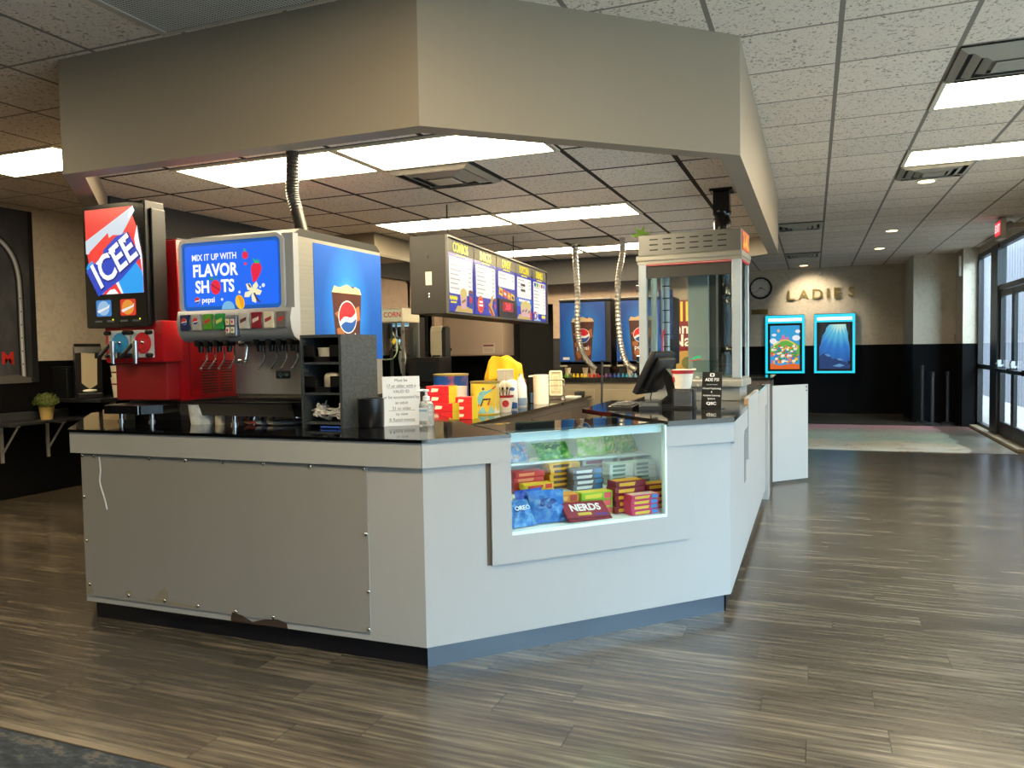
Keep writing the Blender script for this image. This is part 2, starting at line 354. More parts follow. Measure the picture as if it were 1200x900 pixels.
# octagonal soffit over the concession counter
outer = [(-3.80, 3.075), (-1.615, 3.07), (-.355, 4.235), (-.355, 8.97), (-1.6, 10.2), (-3.8, 10.2), (-5.06, 8.97), (-5.06, 4.34)]
def inset(poly, d):
    n = len(poly); out = []
    for i in range(n):
        a, b, c = Vector(poly[i-1]), Vector(poly[i]), Vector(poly[(i+1) % n])
        e1 = (b-a).normalized(); e2 = (c-b).normalized(); n1 = Vector((-e1.y, e1.x)); n2 = Vector((-e2.y, e2.x))
        m = (n1+n2).normalized(); k = d/max(.2, m.dot(n1)); q = b+m*k; out.append((q.x, q.y))
    return out
inner = inset(outer, .105)
b = bmesh.new(); n = len(outer); V = [[b.verts.new((x, y, z)) for x, y in poly] for poly, z in ((outer, 2.485), (outer, H), (inner, H), (inner, 2.485))]
for i in range(n):
    j = (i+1) % n
    for q in range(4): b.faces.new((V[q][i], V[q][j], V[(q+1) % 4][j], V[(q+1) % 4][i]))
bmesh.ops.recalc_face_normals(b, faces=b.faces); mb = MB(); mb.bm.free(); mb.bm = b
struct('soffit_canopy', mb, M_CANOPY, 'tan octagonal soffit over the concession counter')
struct('ceiling_canopy', MB().prism(inset(outer, .103), 2.69, 2.74), M_CEIL2, 'lower tiled ceiling inside the canopy')
struct('trim_canopy', MB().box(-4.95, -4.90, 4.35, 9.0, 2.40, 2.69).box(-3.8, -1.6, 10.04, 10.09, 2.36, 2.69).prism([(-4.95, 8.95), (-3.8, 10.09), (-3.8, 10.04), (-4.90, 8.95)], 2.38, 2.69), mat('#3f3d3c', .7), 'dark grey header around the canopy ceiling')
# concession back walls
w = MB(); w.box(-5.06, -4.96, 5.0, 9.05, 0, 2.5); w.box(-5.06, -4.96, 9.75, 10.5, 0, 2.5); w.box(-5.06, -4.96, 9.0, 9.8, 2.02, 2.5)
struct('wall_concession_left', w, M_TAUPE)
struct('door_3', MB().box(-5.5, -5.4, 8.9, 10, 0, 2.1).box(-5.42, -5.0, 8.98, 9.05, 0, 2.02).box(-5.42, -5.0, 9.75, 9.8, 0, 2.02), mat('#070708', .8), 'dark doorway in the concession side wall')  # near-black boxes stand in for the unlit space beyond the opening
w = MB(); w.box(-5.06, -4.12, 10.4, 10.5, 0, 2.5); w.box(-3.42, -1.25, 10.4, 10.5, 0, 2.5); w.box(-4.12, -3.42, 10.4, 10.5, 2.12, 2.5)
struct('wall_concession_back', w, M_TAUPE)
struct('door_4', MB().box(-4.2, -3.35, 10.9, 11.0, 0, 2.2).box(-4.16, -4.12, 10.45, 10.95, 0, 2.12).box(-3.42, -3.38, 10.45, 10.95, 0, 2.12), mat('#070708', .8), 'black doorway opening in the concession back wall')  # darkness beyond the opening is painted on as a near-black recess

# ---------------------------------------------------------------- ceiling lights, vents, downlights
M_LENS = emat('#ffeabf', LAMP)
M_FRAME = mat('#cfc7b8', .5)
def troffer(x, y, z, label, group):
    t = thing('ceiling_light', label, 'ceiling light', (x, y, z), 0, group)
    fr = MB(); w, d = 1.2192, .6096
    fr.box(0, w, 0, .03, -.012, 0); fr.box(0, w, d-.03, d, -.012, 0); fr.box(0, .03, .03, d-.03, -.012, 0); fr.box(w-.03, w, .03, d-.03, -.012, 0)
    fr.build('frame', M_FRAME, t); MB().box(.03, w-.03, .03, d-.03, -.008, -.001).build('diffuser', M_LENS, t); return t
for x, y, lab in ((.739, 5.477, 'bright troffer light in lobby ceiling at right, nearer of two'), (.739, 7.306, 'bright troffer light in lobby ceiling at right, farther of two'),
                  (-6.577, 4.258, 'bright troffer light in lobby ceiling at far left beyond canopy'),
                  (.739, 1.21, 'troffer light in lobby ceiling over the walkway'), (-1.700, 1.21, 'troffer light in lobby ceiling in front of counter'), (-6.577, 1.21, 'unseen troffer light added to lobby ceiling at left front')):  # left front troffer is added out of view to brighten the left wall
    troffer(x, y, H-.001, lab, 'lobby ceiling lights')
for x, y, lab in ((-3.859, 3.891, 'canopy troffer light above the blue soda dispenser, front row left'), (-2.640, 3.891, 'canopy troffer light in the front row beside square vent, right'),
                  (-3.859, 6.329, 'canopy troffer light in middle row, behind menu board hook, left'), (-2.640, 6.329, 'canopy troffer light in middle row, right'),
                  (-3.859, 8.767, 'canopy troffer light in back row, left, partly behind menu board'), (-2.640, 8.767, 'canopy troffer light in back row above hoses, right')):
    troffer(x, y, 2.689, lab, 'canopy ceiling lights')
def vent(x, y, z, label, size=.6096, col='#a59f94'):
    t = thing('ceiling_vent', label, 'air vent', (x, y, z), 0, 'square ceiling air vents')
    c = size/2; m = mat(col, .5, .3)
    MB().box(.01, size-.01, .01, size-.01, -.004, 0).build('backing', mat('#2a2926', .8), t)
    for k, (r, dz) in enumerate(((c-.01, -.010), (c-.085, -.016), (c-.15, -.020), (c-.205, -.024))):
        b = bmesh.new(); w = .042
        o = [b.verts.new((c+sx*r, c+sy*r, dz)) for sx, sy in ((-1, -1), (1, -1), (1, 1), (-1, 1))]
        i = [b.verts.new((c+sx*(r-w), c+sy*(r-w), dz-.022)) for sx, sy in ((-1, -1), (1, -1), (1, 1), (-1, 1))]
        for q in range(4): b.faces.new((o[q], o[(q+1) % 4], i[(q+1) % 4], i[q]))
        mb = MB(); mb.bm.free(); mb.bm = b; ob = mb.build('vane', m, t); ob.modifiers.new('thickness', 'SOLIDIFY').thickness = .003
    MB().box(c-.09, c+.09, c-.09, c+.09, -.048, -.044).build('centre_plate', m, t)
    return t
vent(-2.64, 4.5, 2.689, 'square vent under canopy beside the front light row'); vent(-2.64, 8.158, 2.689, 'square vent under canopy just before the back light row')
vent(.739, 7.915, H-.001, 'lobby ceiling vent touching the farther right troffer'); vent(.739, 4.867, H-.001, 'lobby ceiling vent touching the nearer right troffer')
vent(-.48, 10.964, H-.001, 'lobby ceiling vent past the canopy corner, nearer of two'); vent(-.48, 14.62, H-.001, 'lobby ceiling vent near the back wall, farther of two')
# perforated return grille
g = N('perforated_metal'); p = g.pos(); vo = g.n('ShaderNodeTexVoronoi', _feature='F1'); g.set(vo.inputs['Vector'], g.scaled(p, (1, 1, 0))); vo.inputs['Scale'].default_value = 62; vo.inputs['Randomness'].default_value = 0
g.set(g.b.inputs['Base Color'], g.mix(g.math('LESS_THAN', vo.outputs['Distance'], .33), srgb('#cfceca'), srgb('#3b3b3b'))); g.b.inputs['Roughness'].default_value = .5
t = thing('return_air_grille', 'perforated grey return air panel in the ceiling left of canopy', 'air vent', (-3.0, 2.43, H))
MB().box(.02, .95, .02, .59, -.006, 0).build('perforated_panel', g.m, t)
f = MB(); f.box(-.02, .98, .0, .02, -.012, 0); f.box(-.02, .98, .59, .61, -.012, 0); f.box(-.02, .02, .02, .59, -.012, 0); f.box(.95, .98, .02, .59, -.012, 0); f.build('frame', mat('#b7ada0', .5), t)
def downlight(x, y, label, power=0, tgt=None):
    t = thing('recessed_downlight', label, 'ceiling light', (x, y, H), 0, 'recessed round downlights')
    MB().lathe([(.10, -.006), (.10, 0), (.07, 0), (.07, -.004)], n=24).build('trim_ring', mat('#d8d2c4', .5), t)
    MB().cyl((0, 0, -.010), (0, 0, -.0065), .075, n=24).build('lamp_face', emat('#ffe2a8', 5), t)
    if power:
        d = bpy.data.lights.new('downlight_beam', 'SPOT'); d.energy = power; d.color = (1, .86, .62); d.spot_size = math.radians(95); d.spot_blend = .8; d.shadow_soft_size = .06
        o = bpy.data.objects.new('downlight_beam', d); COL.objects.link(o); o.parent = t; o.location = (0, 0, -.03)
        if tgt: o.rotation_euler = (Vector(tgt)-Vector((x, y, H))).to_track_quat('-Z', 'Y').to_euler()
downlight(1.05, 8.76, 'round downlight just behind the farther right troffer vent', 40)
downlight(1.05, 12.4, 'round downlight in the middle of the lobby ceiling', 50)
downlight(1.05, 14.63, 'round downlight in the lobby ceiling before the back wall', 60)
downlight(-.18, 17.02, 'round downlight shining on the LADIES wall', 120, (.0, 17.78, 2.2))
tag(MB().box(.10, .16, 17.72, 17.8, 2.93, 3.03, .01).build('wall_sensor', mat('#cfc8ba', .5), None), 'small pale sensor on back wall above the LADIES letters', 'sensor')
# ================================================================ the counters
DARKGRAIN = mat('#0b0c0f', .06, 0, .6)
M_KICK = mat('#12141b', .28)
CHIP = mat('#3a2a20', .9); CHIP2 = mat('#8f8674', .9)
# front run (local frame = world, front face at y 3.17)
t = thing('service_counter', 'long grey painted front counter with screwed on sheet panel', 'counter', (-1.69, 3.17, 0))
MB().prism([(-2.18, 0), (0, 0), (-.2485, .6), (-.66, 1.34), (-2.18, 1.34)], .1, 1.07).build('body', M_COUNTER, t)
MB().prism([(-2.14, .03), (0, .03), (-.24, .58), (-.66, 1.3), (-2.14, 1.3)], 0, .1).build('kick_board', M_KICK, t)
MB().prism([(-2.235, -.022), (.008, -.022), (.0, 0), (-2.2, 0)], .952, 1.07).prism([(-2.235, -.022), (-2.2, 0), (-2.18, .1), (-2.24, .0)], .952, 1.07).build('fascia', M_COUNTER, t)
pan = MB().box(-2.172, -.30, -.006, 0, .135, .945).build('sheet_panel', m_painted('panel_paint', '#918e8a', .38, .04, .05), t)
for x, z in [(-2.16, .935), (-2.07, .935), (-1.66, .935), (-1.41, .935), (-1.16, .935), (-.90, .935), (-.62, .935), (-.315, .935), (-2.155, .70), (-2.15, .45), (-2.14, .20), (-.31, .62), (-.305, .34), (-.31, .155),
             (-1.85, .165), (-1.59, .162), (-1.36, .158), (-1.11, .155), (-.87, .152)]:
    MB().ball((x, -.008, z), .0105, (1, .7, 1), 10).build('screw', CHROME, pan, True)
flat('paint_chip', [[(x-.125, z-.005) for x, z in [(-1.02, .110), (-1.01, .155), (-.95, .145), (-.88, .118), (-.80, .140), (-.72, .148), (-.665, .135), (-.66, .108), (-1.0, .106)]]], CHIP, t, -.0065, .0008)
for _w in ([[(-1.72, .158), (-1.66, .165), (-1.62, .215), (-1.585, .235), (-1.565, .21), (-1.57, .165), (-1.4, .157), (-1.36, .152), (-1.36, .146), (-1.72, .150)],
                    [(-1.88, .165), (-1.87, .19), (-1.835, .195), (-1.83, .165)], [(-2.165, .145), (-2.168, .22), (-2.14, .21), (-2.11, .15)]]): flat('worn_patch', _w, CHIP2, t, -.0065, .0008)
MB().tube(spline([(-2.03, -.010, .935), (-2.022, -.010, .86), (-2.03, -.010, .79), (-2.0, -.010, .70), (-1.985, -.010, .64)], 6), .004, 6).build('drip_streak', mat('#d5d8d8', .35), t)
# west return, mostly hidden behind the machines
t = thing('corner_counter', 'angled grey counter section at the left end of front counter', 'counter', (-3.87, 3.17, 0))
MB().prism([(0, 0), (0, 1.34), (-.93, 1.34), (-.93, .93)], .1, 1.07).build('body', M_COUNTER, t)
MB().prism([(0, .06), (0, 1.3), (-.86, 1.3), (-.86, .93)], 0, .1).build('kick_board', M_KICK, t)
# display counter
t = thing('display_counter', 'angled pale counter with built-in lit candy display window', 'display counter', (-1.69, 3.17, 0), 45)
bd = MB(); bd.prism([(0, 0), (1.782, 0), (1.534, .6), (.2485, .6)], .1, .592)
bd.prism([(0, 0), (.44, 0), (.44, .6), (.2485, .6)], .592, 1.07); bd.prism([(1.52, 0), (1.782, 0), (1.54, .585), (1.52, .585)], .592, 1.07); bd.box(1.345, 1.52, 0, .02, .592, 1.07); bd.build('body', M_COUNTER, t)
MB().prism([(.01, .02), (1.75, .02), (1.53, .58), (.25, .58)], 0, .1).build('kick_board', mat('#323c4a', .16, 0, .8), t)
MB().prism([(-.008, -.022), (.44, -.022), (.44, 0), (0, 0)], .952, 1.07).build('fascia', M_COUNTER, t); MB().prism([(1.345, -.022), (1.79, -.022), (1.782, 0), (1.345, 0)], .962, 1.072).build('fascia', M_COUNTER, t)
tb = MB(); tb.box(.335, .44, -.018, 0, .452, .953); tb.box(1.345, 1.495, -.014, 0, .45, .962); tb.box(.44, 1.345, -.018, 0, .452, .588); tb.build('trim_board', M_COUNTER, t)
MB().box(.315, .335, -.004, 0, .452, .953).build('shadow_gap', mat('#55493e', .8), t)
WSH = mat('#e9efee', .5)
case = MB(); case.box(.435, .45, .012, .56, .592, 1.08); case.box(1.505, 1.52, .02, .56, .592, 1.068); case.box(.45, 1.505, .545, .56, .592, 1.068); case.box(.45, 1.505, .02, .545, .592, .602); case.build('case_lining', WSH, t)
MB().box(.45, 1.504, .215, .545, .708, .721, .002).build('shelf', WSH, t); MB().box(.45, 1.504, .37, .545, .862, .874, .002).build('shelf', WSH, t)
e = MB(); e.box(.44, 1.345, -.02, .012, .588, .603); e.box(1.333, 1.345, -.02, .012, .603, 1.08); e.build('window_edge', mat('#d9f2f2', .3), t)
MB().box(.45, 1.333, -.006, -.002, .603, 1.083).build('front_glass', m_glass('case_front_glass', '#f2f8f8', 1.45), t)
MB().box(.44, 1.345, -.012, .48, 1.083, 1.089).build('top_glass', m_glass('case_top_glass', '#b9cccc', 2.1), t)
v = MB(); v.box(.45, 1.335, .012, .03, 1.040, 1.082); v.build('light_valance', mat('#cfe2ea', .4), t)
MB().cyl((.47, .06, 1.06), (1.31, .06, 1.06), .013, n=12).build('case_lamp', emat('#eaf6ff', 7), t)
MB().box(.44, 1.345, .47, .52, 1.045, 1.083).build('rear_rail', SATIN, t)
# worktops
g = N('black_laminate'); g.b.inputs['Base Color'].default_value = srgb('#0a0b0d'); g.b.inputs['Roughness'].default_value = .055; g.b.inputs['Specular IOR Level'].default_value = .7
M_TOP = g.m
k = .707107
def loc(u, y): return (-1.69+k*u-k*y, 3.17+k*u+k*y)
tag(MB().prism([(-3.93, 3.14), (-1.678, 3.14), loc(.438, -.03), loc(.438, .60), (-2.33, 4.56), (-4.86, 4.56), (-4.86, 4.08)], 1.0705, 1.086).build('worktop', M_TOP), 'glossy black worktop under the drink machines', 'worktop')
tag(MB().prism([loc(1.347, -.03), (-.405, 4.405), (-.405, 5.375), (-.432, 5.375), (-.432, 5.62), (-1.40, 5.62), (-1.40, 4.83)], 1.0725, 1.10).build('worktop', M_TOP), 'glossy black worktop under the cash register monitor', 'worktop')
# right-hand counter
t = thing('side_counter', 'long pale counter side facing the lobby walkway', 'counter', (-.43, 4.43, 0))
MB().prism([(0, 0), (0, 3.45), (-.82, 3.45), (-.82, .9), (-.6, .25)], .1, 1.072).build('body', M_COUNTER, t)
MB().prism([(-.03, .02), (-.03, 3.4), (-.58, 3.4), (-.58, .28)], 0, .1).build('kick_board', M_KICK, t)
MB().box(0, .022, 0, .95, .95, 1.072).build('fascia', M_COUNTER, t)
r = MB(); r.box(0, .028, .95, 1.95, .73, 1.14); r.build('raised_board', M_COUNTER, t)
MB().box(-.012, .002, .93, 1.06, .57, .90).build('recess', mat('#7d7975', .6), t)
MB().box(.0005, .0275, .925, .949, 1.073, 1.135).build('raw_edge', mat('#b08a5e', .7), t)
MB().box(0, .02, 2.1, 3.45, .93, 1.10).build('rear_fascia', M_COUNTER, t); MB().box(-.04, .03, 3.35, 3.6, 0, 1.10).build('end_post', M_COUNTER, t)
MB().box(-.82, -.001, 1.20, 3.45, 1.072, 1.10).build('rear_top', M_TOP, t)
MB().box(.014, .021, 2.1, 3.4, 1.095, 1.115).build('glass_lip', mat('#7fb6ba', .1), t)
tag(MB().box(-.49, -.40, 8.06, 8.55, 0.0, 1.08).build('gate_post', mat('#4c3f35', .6)), 'dark brown post beside the open swing gate', 'post')
t = thing('swing_gate', 'white panel gate swung open into the lobby', 'gate', (-.40, 8.62, 0), 47)
MB().prism([(0, 0), (.51, 0), (.51, .022), (0, .022)], .03, 1.055).build('panel', m_painted('gate_paint', '#a9abab', .4, .03, .05), t)
h = MB(); h.cyl((-.01, .01, .2), (-.01, .01, .32), .012); h.cyl((-.01, .01, .8), (-.01, .01, .92), .012); h.build('hinge', CHROME, t)
for z in (1.03, .99): MB().cyl((.485, -.006, z), (.485, .001, z), .007, n=10).build('bolt', SATIN, t)
t = thing('end_counter', 'small dark topped counter beyond the swing gate', 'counter', (-1.1, 9.7, 0))
MB().box(0, .62, 0, .9, 0, 1.07).build('body', mat('#4c4038', .6), t); MB().box(-.02, .65, -.02, .93, 1.07, 1.10).build('top', M_TOP, t)
# inner service counter below the menu board
t = thing('inner_counter', 'taupe inner service counter with black top below menu board', 'counter', (-3.1, 4.58, 0))
MB().prism([(0, .0), (.72, 0), (.72, 3.84), (0, 3.84)], 0, .925).build('body', mat('#6f645a', .6), t)
MB().prism([(-.02, 0), (.76, 0), (.76, 3.89), (-.02, 3.89)], .925, .95).build('top', M_TOP, t)
MB().box(.72, .727, .1, 1.9, .1, .86).build('door', mat('#665b52', .6), t); MB().box(.72, .727, 2.0, 3.8, .1, .86).build('door', mat('#665b52', .6), t)
# rear counter along the back
t = thing('rear_counter', 'tan back counter under the two blue dispensers', 'counter', (-2.92, 8.5, 0))
MB().box(0, 2.1, .03, .75, 0, 1.10).build('body', mat('#8c7f69', .6), t); MB().box(-.02, 2.14, 0, .78, 1.10, 1.15).build('top', mat('#17181a', .25), t)
for x in (.06, .66, 1.26): MB().box(x, x+.54, .018, .03, .12, 1.02, .003).build('door', mat('#94876f', .55), t)
t = thing('left_counter', 'dark counter along concession side wall, hidden under popcorn machine', 'counter', (-4.94, 6.3, 0))
MB().box(0, .75, 0, 2.65, 0, 1.08).build('body', mat('#2b2725', .6), t); MB().box(0, .78, -.02, 2.68, 1.08, 1.11).build('top', mat('#141415', .2), t)
# ================================================================ drink machines
LIT = 1.15
# frozen drink machine, front plane y 3.6; local x to the right, z up from the worktop
Z0 = 1.086
t = thing('slush_machine', 'red frozen drink machine with tilted lit screen reading ICEE', 'drink machine', (-4.14, 3.62, Z0))
RED = mat('#b3101c', .32); RED2 = mat('#8e0d17', .4)
MB().box(-.0, .46, .12, .84, .12, 1.125, .012).build('cabinet', RED, t, True)
MB().box(.01, .45, .14, .83, 1.124, 1.135, .003).build('top_cover', mat('#2a2a2b', .6), t)  # unseen dark plate, added to keep red bounce off the canopy ceiling
hd = MB(); hd.box(-.005, .47, -.02, .14, .365, .62, .012); hd.build('dispenser_head', RED, t, True)
MB().box(.03, .45, .02, .13, .13, .375, .008).build('splash_panel', RED2, t)
MB().box(.0, .03, .10, .14, .13, .375).build('side_trim', BLACK, t)
lv = MB()
for k in range(12): lv.box(.4605, .4625, .30, .44, .16+k*.018, .168+k*.018); lv.box(.4605, .4625, .47, .58, .16+k*.018, .168+k*.018)
lv.build('louvre_vent', mat('#3a0508', .6), t)
st = MB(); st.box(.458, .4625, .20, .204, .14, 1.12); st.build('panel_seam', mat('#6b0a12', .5), t)
# screen box
sc = MB(); sc.box(-.115, .395, -.05, .10, .585, 1.345, .006); sc.box(.395, .415, -.02, .09, .585, 1.30, .006)
sc = sc.build('screen_housing', SATIN, t)
MB().box(-.110, .39, -.053, -.049, .59, 1.34).build('bezel', mat('#08080a', .12), sc)
y = -.0535
def L(h, s=LIT): return emat(h, s)
x0, x1, z0, z1 = -.092, .358, .79, 1.315
flat('picture', [(x0, z1), (x1-.05, z1), (x1-.045, z1-.02), (x1-.06, z1-.05), (x1-.03, z1-.12), (x1-.035, z1-.17), (x1+.0, z1-.25), (x1+.01, z1-.34), (x1+.012, z0), (x0+.11, z0), (x0+.07, z0+.06), (x0+.045, z0+.13), (x0+.018, z0+.2), (x0, z0+.31)], L('#e2352f'), sc, y)
flat('picture_pale_band', [[(x0, z1-.19), (x1-.06, z1-.005), (x1-.05, z1-.03), (x1-.07, z1-.07), (x0+.30, z1-.17), (x0+.23, z1-.165), (x0+.02, z1-.27), (x0, z1-.27)]], L('#c4cfda'), sc, y-.0013)
flat('picture_red_block', [(x0+.03, z1-.26), (x0+.19, z1-.15), (x0+.215, z1-.26), (x0+.08, z1-.40)], L('#e8382f'), sc, y-.0026)
flat('picture_blue_block', [[(x0+.17, z1-.235), (x0+.33, z1-.155), (x0+.35, z1-.22), (x0+.19, z1-.34)], [(x0, z1-.36), (x0+.05, z1-.31), (x0+.17, z0+.04), (x0+.13, z0), (x0+.11, z0), (x0+.07, z0+.06), (x0+.045, z0+.13), (x0+.018, z0+.2)],
     [(x0+.29, z0), (x0+.25, z0+.12), (x0+.38, z0+.22), (x1+.012, z0+.12), (x1+.012, z0)]], L('#1e97e6'), sc, y-.0026)
flat('picture_frost', [[(x1-.05, z1), (x1-.035, z1-.03), (x1-.06, z1-.06), (x1-.085, z1-.07), (x1-.075, z1-.02)], [(x1-.02, z1-.12), (x1-.01, z1-.2), (x1+.01, z1-.3), (x1+.012, z0+.1), (x1-.0, z0+.2), (x1-.025, z1-.3), (x1-.045, z1-.2)],
     [(x0+.22, z0+.10), (x0+.24, z0+.12), (x0+.30, z0), (x0+.285, z0)], [(x0+.16, z0), (x0+.19, z0+.025), (x0+.23, z0+.03), (x0+.26, z0)]], L('#eef3f8'), sc, y-.0039)
def turned(P, a, c):
    s_, c_ = math.sin(math.radians(a)), math.cos(math.radians(a)); return [(c[0]+(p[0])*c_-(p[1])*s_, c[1]+(p[0])*s_+(p[1])*c_) for p in P]
cc = ((x0+x1)/2+.012, z0+.190); ta = 31
flat('logo_plate', turned([(-.225, -.10), (-.01, -.115), (.195, -.09), (.195, .09), (.1, .125), (-.03, .115), (-.05, .09), (-.225, .085)], ta, cc), L('#2440b8'), sc, y-.0052)
text('logo_shadow', 'ICEE', 0.235, L('#16217a'), sc, cc[0]+.004, y-.0068, cc[1]-.004, bold=.045, tilt=ta, sx=.84)
text('logo_lettering', 'ICEE', .23, L('#f2f5fb', 1.1), sc, cc[0], y-.0078, cc[1], bold=.022, tilt=ta, sx=.84)
ic = []
for a_, b_ in ((-.088, .080), (.035, .076), (.140, .076)): ic.append(turned([(a_-.04, b_), (a_+.045, b_+.006), (a_+.04, b_-.018), (a_+.02, b_-.008), (a_+.008, b_-.03), (a_-.01, b_-.01), (a_-.025, b_-.026)], ta, cc))
flat('logo_snow_caps', ic, L('#ffffff', 1.15), sc, y-.0090)
for xb, c1, c2, nm in ((-.025, '#3f8fe0', '#a7cff2', 'blue'), (.175, '#e8391f', '#f6a33a', 'orange')):
    q = flat('flavor_badge', rrect(xb, xb+.125, .655, .755, .012), L(c1, .8), sc, y)
    flat('badge_bottle', ell(xb+.062, .705, .048, .045, 20), L(c2, .8), q, y-.0013)
    flat('badge_script', [[(xb+.01, .69), (xb+.1, .715), (xb+.115, .728), (xb+.11, .708), (xb+.02, .675)]], L('#ffffff', .8), q, y-.0026)
for xb in (-.01, .09, .2, .3): flat('small_caption', [(xb-.03, .618), (xb+.03, .618), (xb+.03, .630), (xb-.03, .630)], mat('#56606a', .5), sc, y, .0008)
for xb in (.07, .29): flat('indicator_light', ell(xb+.04, .633, .005, .005, 10), emat('#e8e22a', 2), sc, y)
# two faucets
for xb, c1 in ((.04, '#2d9fdf'), (.225, '#e0202c')):
    pl = MB().box(xb, xb+.18, -.034, -.02, .395, .565, .006).build('faucet_plate', mat('#cdd3da', .25), t)
    MB().cyl((xb+.10, -.0375, .485), (xb+.10, -.03, .485), .066, n=24).build('flavor_disc', mat(c1, .3), pl)
    for dx, dz in ((.015, .015), (.165, .015), (.015, .155), (.165, .155)): MB().cyl((xb+dx, -.062, .395+dz), (xb+dx, -.03, .395+dz), .014, n=8).ball((xb+dx, -.062, .395+dz), .015, n=8).build('clamp_knob', BLACK, pl, True)
    v = MB(); v.cyl((xb+.075, -.07, .39), (xb+.075, -.07, .50), .018); v.cyl((xb+.075, -.07, .36), (xb+.075, -.07, .39), .012); v.cyl((xb+.075, -.07, .44), (xb+.075, -.03, .44), .012); v.ball((xb+.1, -.036, .49), .014); v.build('faucet', CHROME, pl, True)
    hdl = MB(); hdl.cyl((xb+.06, -.075, .48), (xb+.0, -.11, .40), .010, .014); hdl.cyl((xb-.005, -.112, .395), (xb-.005, -.112, .43), .016, n=8); hdl.build('handle', BLACK, pl, True)
# drip tray and legs
d = MB(); d.prism([(.0, -.03), (.0, .12), (.46, .12), (.46, -.03), (.38, -.12), (.08, -.12)], .055, .105); d = d.build('drip_tray', mat('#131316', .18), t)
MB().prism([(.02, -.02), (.02, .10), (.44, .10), (.44, -.02), (.37, -.10), (.09, -.10)], .1052, .1065).build('drip_grate', mat('#2b2b2f', .3), d)
MB().box(.33, .36, -.124, -.105, .05, .11, .003).build('tray_clip', CHROME, d)
MB().box(.02, .44, .13, .82, .0, .12).build('base_skirt', BLACK, t)
for x_, y_ in ((.11, -.02), (.36, -.02)): MB().cyl((x_, y_, .012), (x_, y_, .06), .014).cyl((x_, y_, 0), (x_, y_, .012), .022).build('leg', CHROME, t, True)

# soda fountain, front plane y 3.55
t = thing('soda_dispenser', 'large blue screened soda fountain with row of lever nozzles on front counter', 'drink machine', (-3.455, 3.55, Z0))
W = .80
ST = STEEL
bodyp = MB(); bodyp.profile([(.035, .51), (.035, 1.05), (.035, 1.055), (.90, 1.055), (.90, .13), (.42, .13), (.42, .47), (.10, .47)], .02, W-.0)
bodyp.build('cabinet', m_brushed('dispenser_steel', '#a9a59b', .35, (2, 2, 60)), t)
cap = MB(); cap.profile([(.02, 1.05), (.02, 1.075), (.06, 1.10), (.86, 1.10), (.905, 1.07), (.91, 1.05)], .03, W-.005); cap.build('top_cover', mat('#1f1e1c', .55), t)
# curved front surround
fs = MB(); fs.profile([(-.045, .54), (-.055, .60), (-.04, .66), (-.012, .66), (-.012, 1.07), (.035, 1.07), (.035, .485), (.02, .48), (-.02, .50)], 0, W)
fs = fs.build('front_surround', mat('#a9adb2', .35, .3), t, True)
e = MB(); 
def ring(x0, x1, z0, z1, r, w, y, th):
    o = rrect(x0, x1, z0, z1, r, 6); i = rrect(x0+w, x1-w, z0+w, z1-w, max(.004, r-w), 6); b = bmesh.new()
    A = [[b.verts.new((p[0], yy, p[1])) for p in q] for q, yy in ((o, y), (o, y-th), (i, y-th), (i, y))]; n = len(o)
    for k in range(n):
        for q in range(4): b.faces.new((A[q][k], A[q][(k+1) % n], A[(q+1) % 4][(k+1) % n], A[(q+1) % 4][k]))
    bmesh.ops.recalc_face_normals(b, faces=b.faces); m_ = MB(); m_.bm.free(); m_.bm = b; return m_
ring(0.0, W-.055, .64, 1.075, .05, .022, -.006, .02).build('screen_rim', mat('#c9ccd0', .3, .3), fs, True)
scr = flat('screen', rrect(.02, W-.075, .66, 1.055, .035), emat('#0d5db8', LIT*.75), t, -.013)
flat('screen_picture', rrect(.042, W-.10, .685, 1.035, .02), emat('#0f63ea', LIT), scr, -.0145)
y = -.016; WL = emat('#ffffff', 1.1)
text('lettering', 'MIX IT UP WITH', .052, WL, scr, .255, y, .965, sx=.86, bold=.006)
text('lettering', 'FLAVOR', .098, WL, scr, .258, y, .888, bold=.028, sx=.90)
text('lettering', 'SH', .098, WL, scr, .165, y, .795, bold=.028, sx=.90); text('lettering', 'TS', .098, WL, scr, .348, y, .795, bold=.028, sx=.90)
text('lettering', 'pepsi', .046, WL, scr, .205, y, .722, bold=.008)
ch = flat('cherry', ell(.262, .793, .036, .042, 22), emat('#e8213f', 1), scr, y-.0005); flat('cherry_leaf', [[(.255, .832), (.235, .85), (.21, .85), (.225, .835)], [(.26, .835), (.28, .86), (.265, .86)]], emat('#26a05a', .8), ch, y-.001)
flat('cherry_slash', [(.228, .808), (.29, .772), (.292, .778), (.23, .814)], emat('#8c1230', 1), ch, y-.002)
globe(scr, .125, .722, .019, y, .9)
flat('berry', [ell(.478, .963, .021, .021, 18), ell(.478, .915, .009, .009, 10), [(.53, .915), (.578, .915), (.59, .885), (.575, .85), (.548, .815), (.526, .81), (.520, .845), (.514, .89)]], emat('#e81c44', 1), scr, y)
flat('berry_leaf', [[(.542, .915), (.53, .945), (.552, .928), (.565, .942), (.562, .925), (.583, .932), (.57, .913)], [(.474, .984), (.466, 1.0), (.482, .998), (.482, .984)]], emat('#2fbf6e', .9), scr, y-.0014)
flat('vanilla_flower', [turned([(0, 0), (.018, .010), (.034, .040), (.018, .062), (-.004, .038)], a, (.522, .755)) for a in (-10, 60, 130, 215, 290)], emat('#f6efc0', 1), scr, y)
flat('vanilla_pod', [[(.528, .748), (.548, .708), (.578, .692), (.574, .70), (.556, .717), (.538, .752)]], emat('#5b3b56', .7), scr, y-.0014); flat('vanilla_pod', [(.500, .802), (.49, .80), (.506, .778), (.514, .784)], emat('#5b3b56', .7), scr, y-.0014)
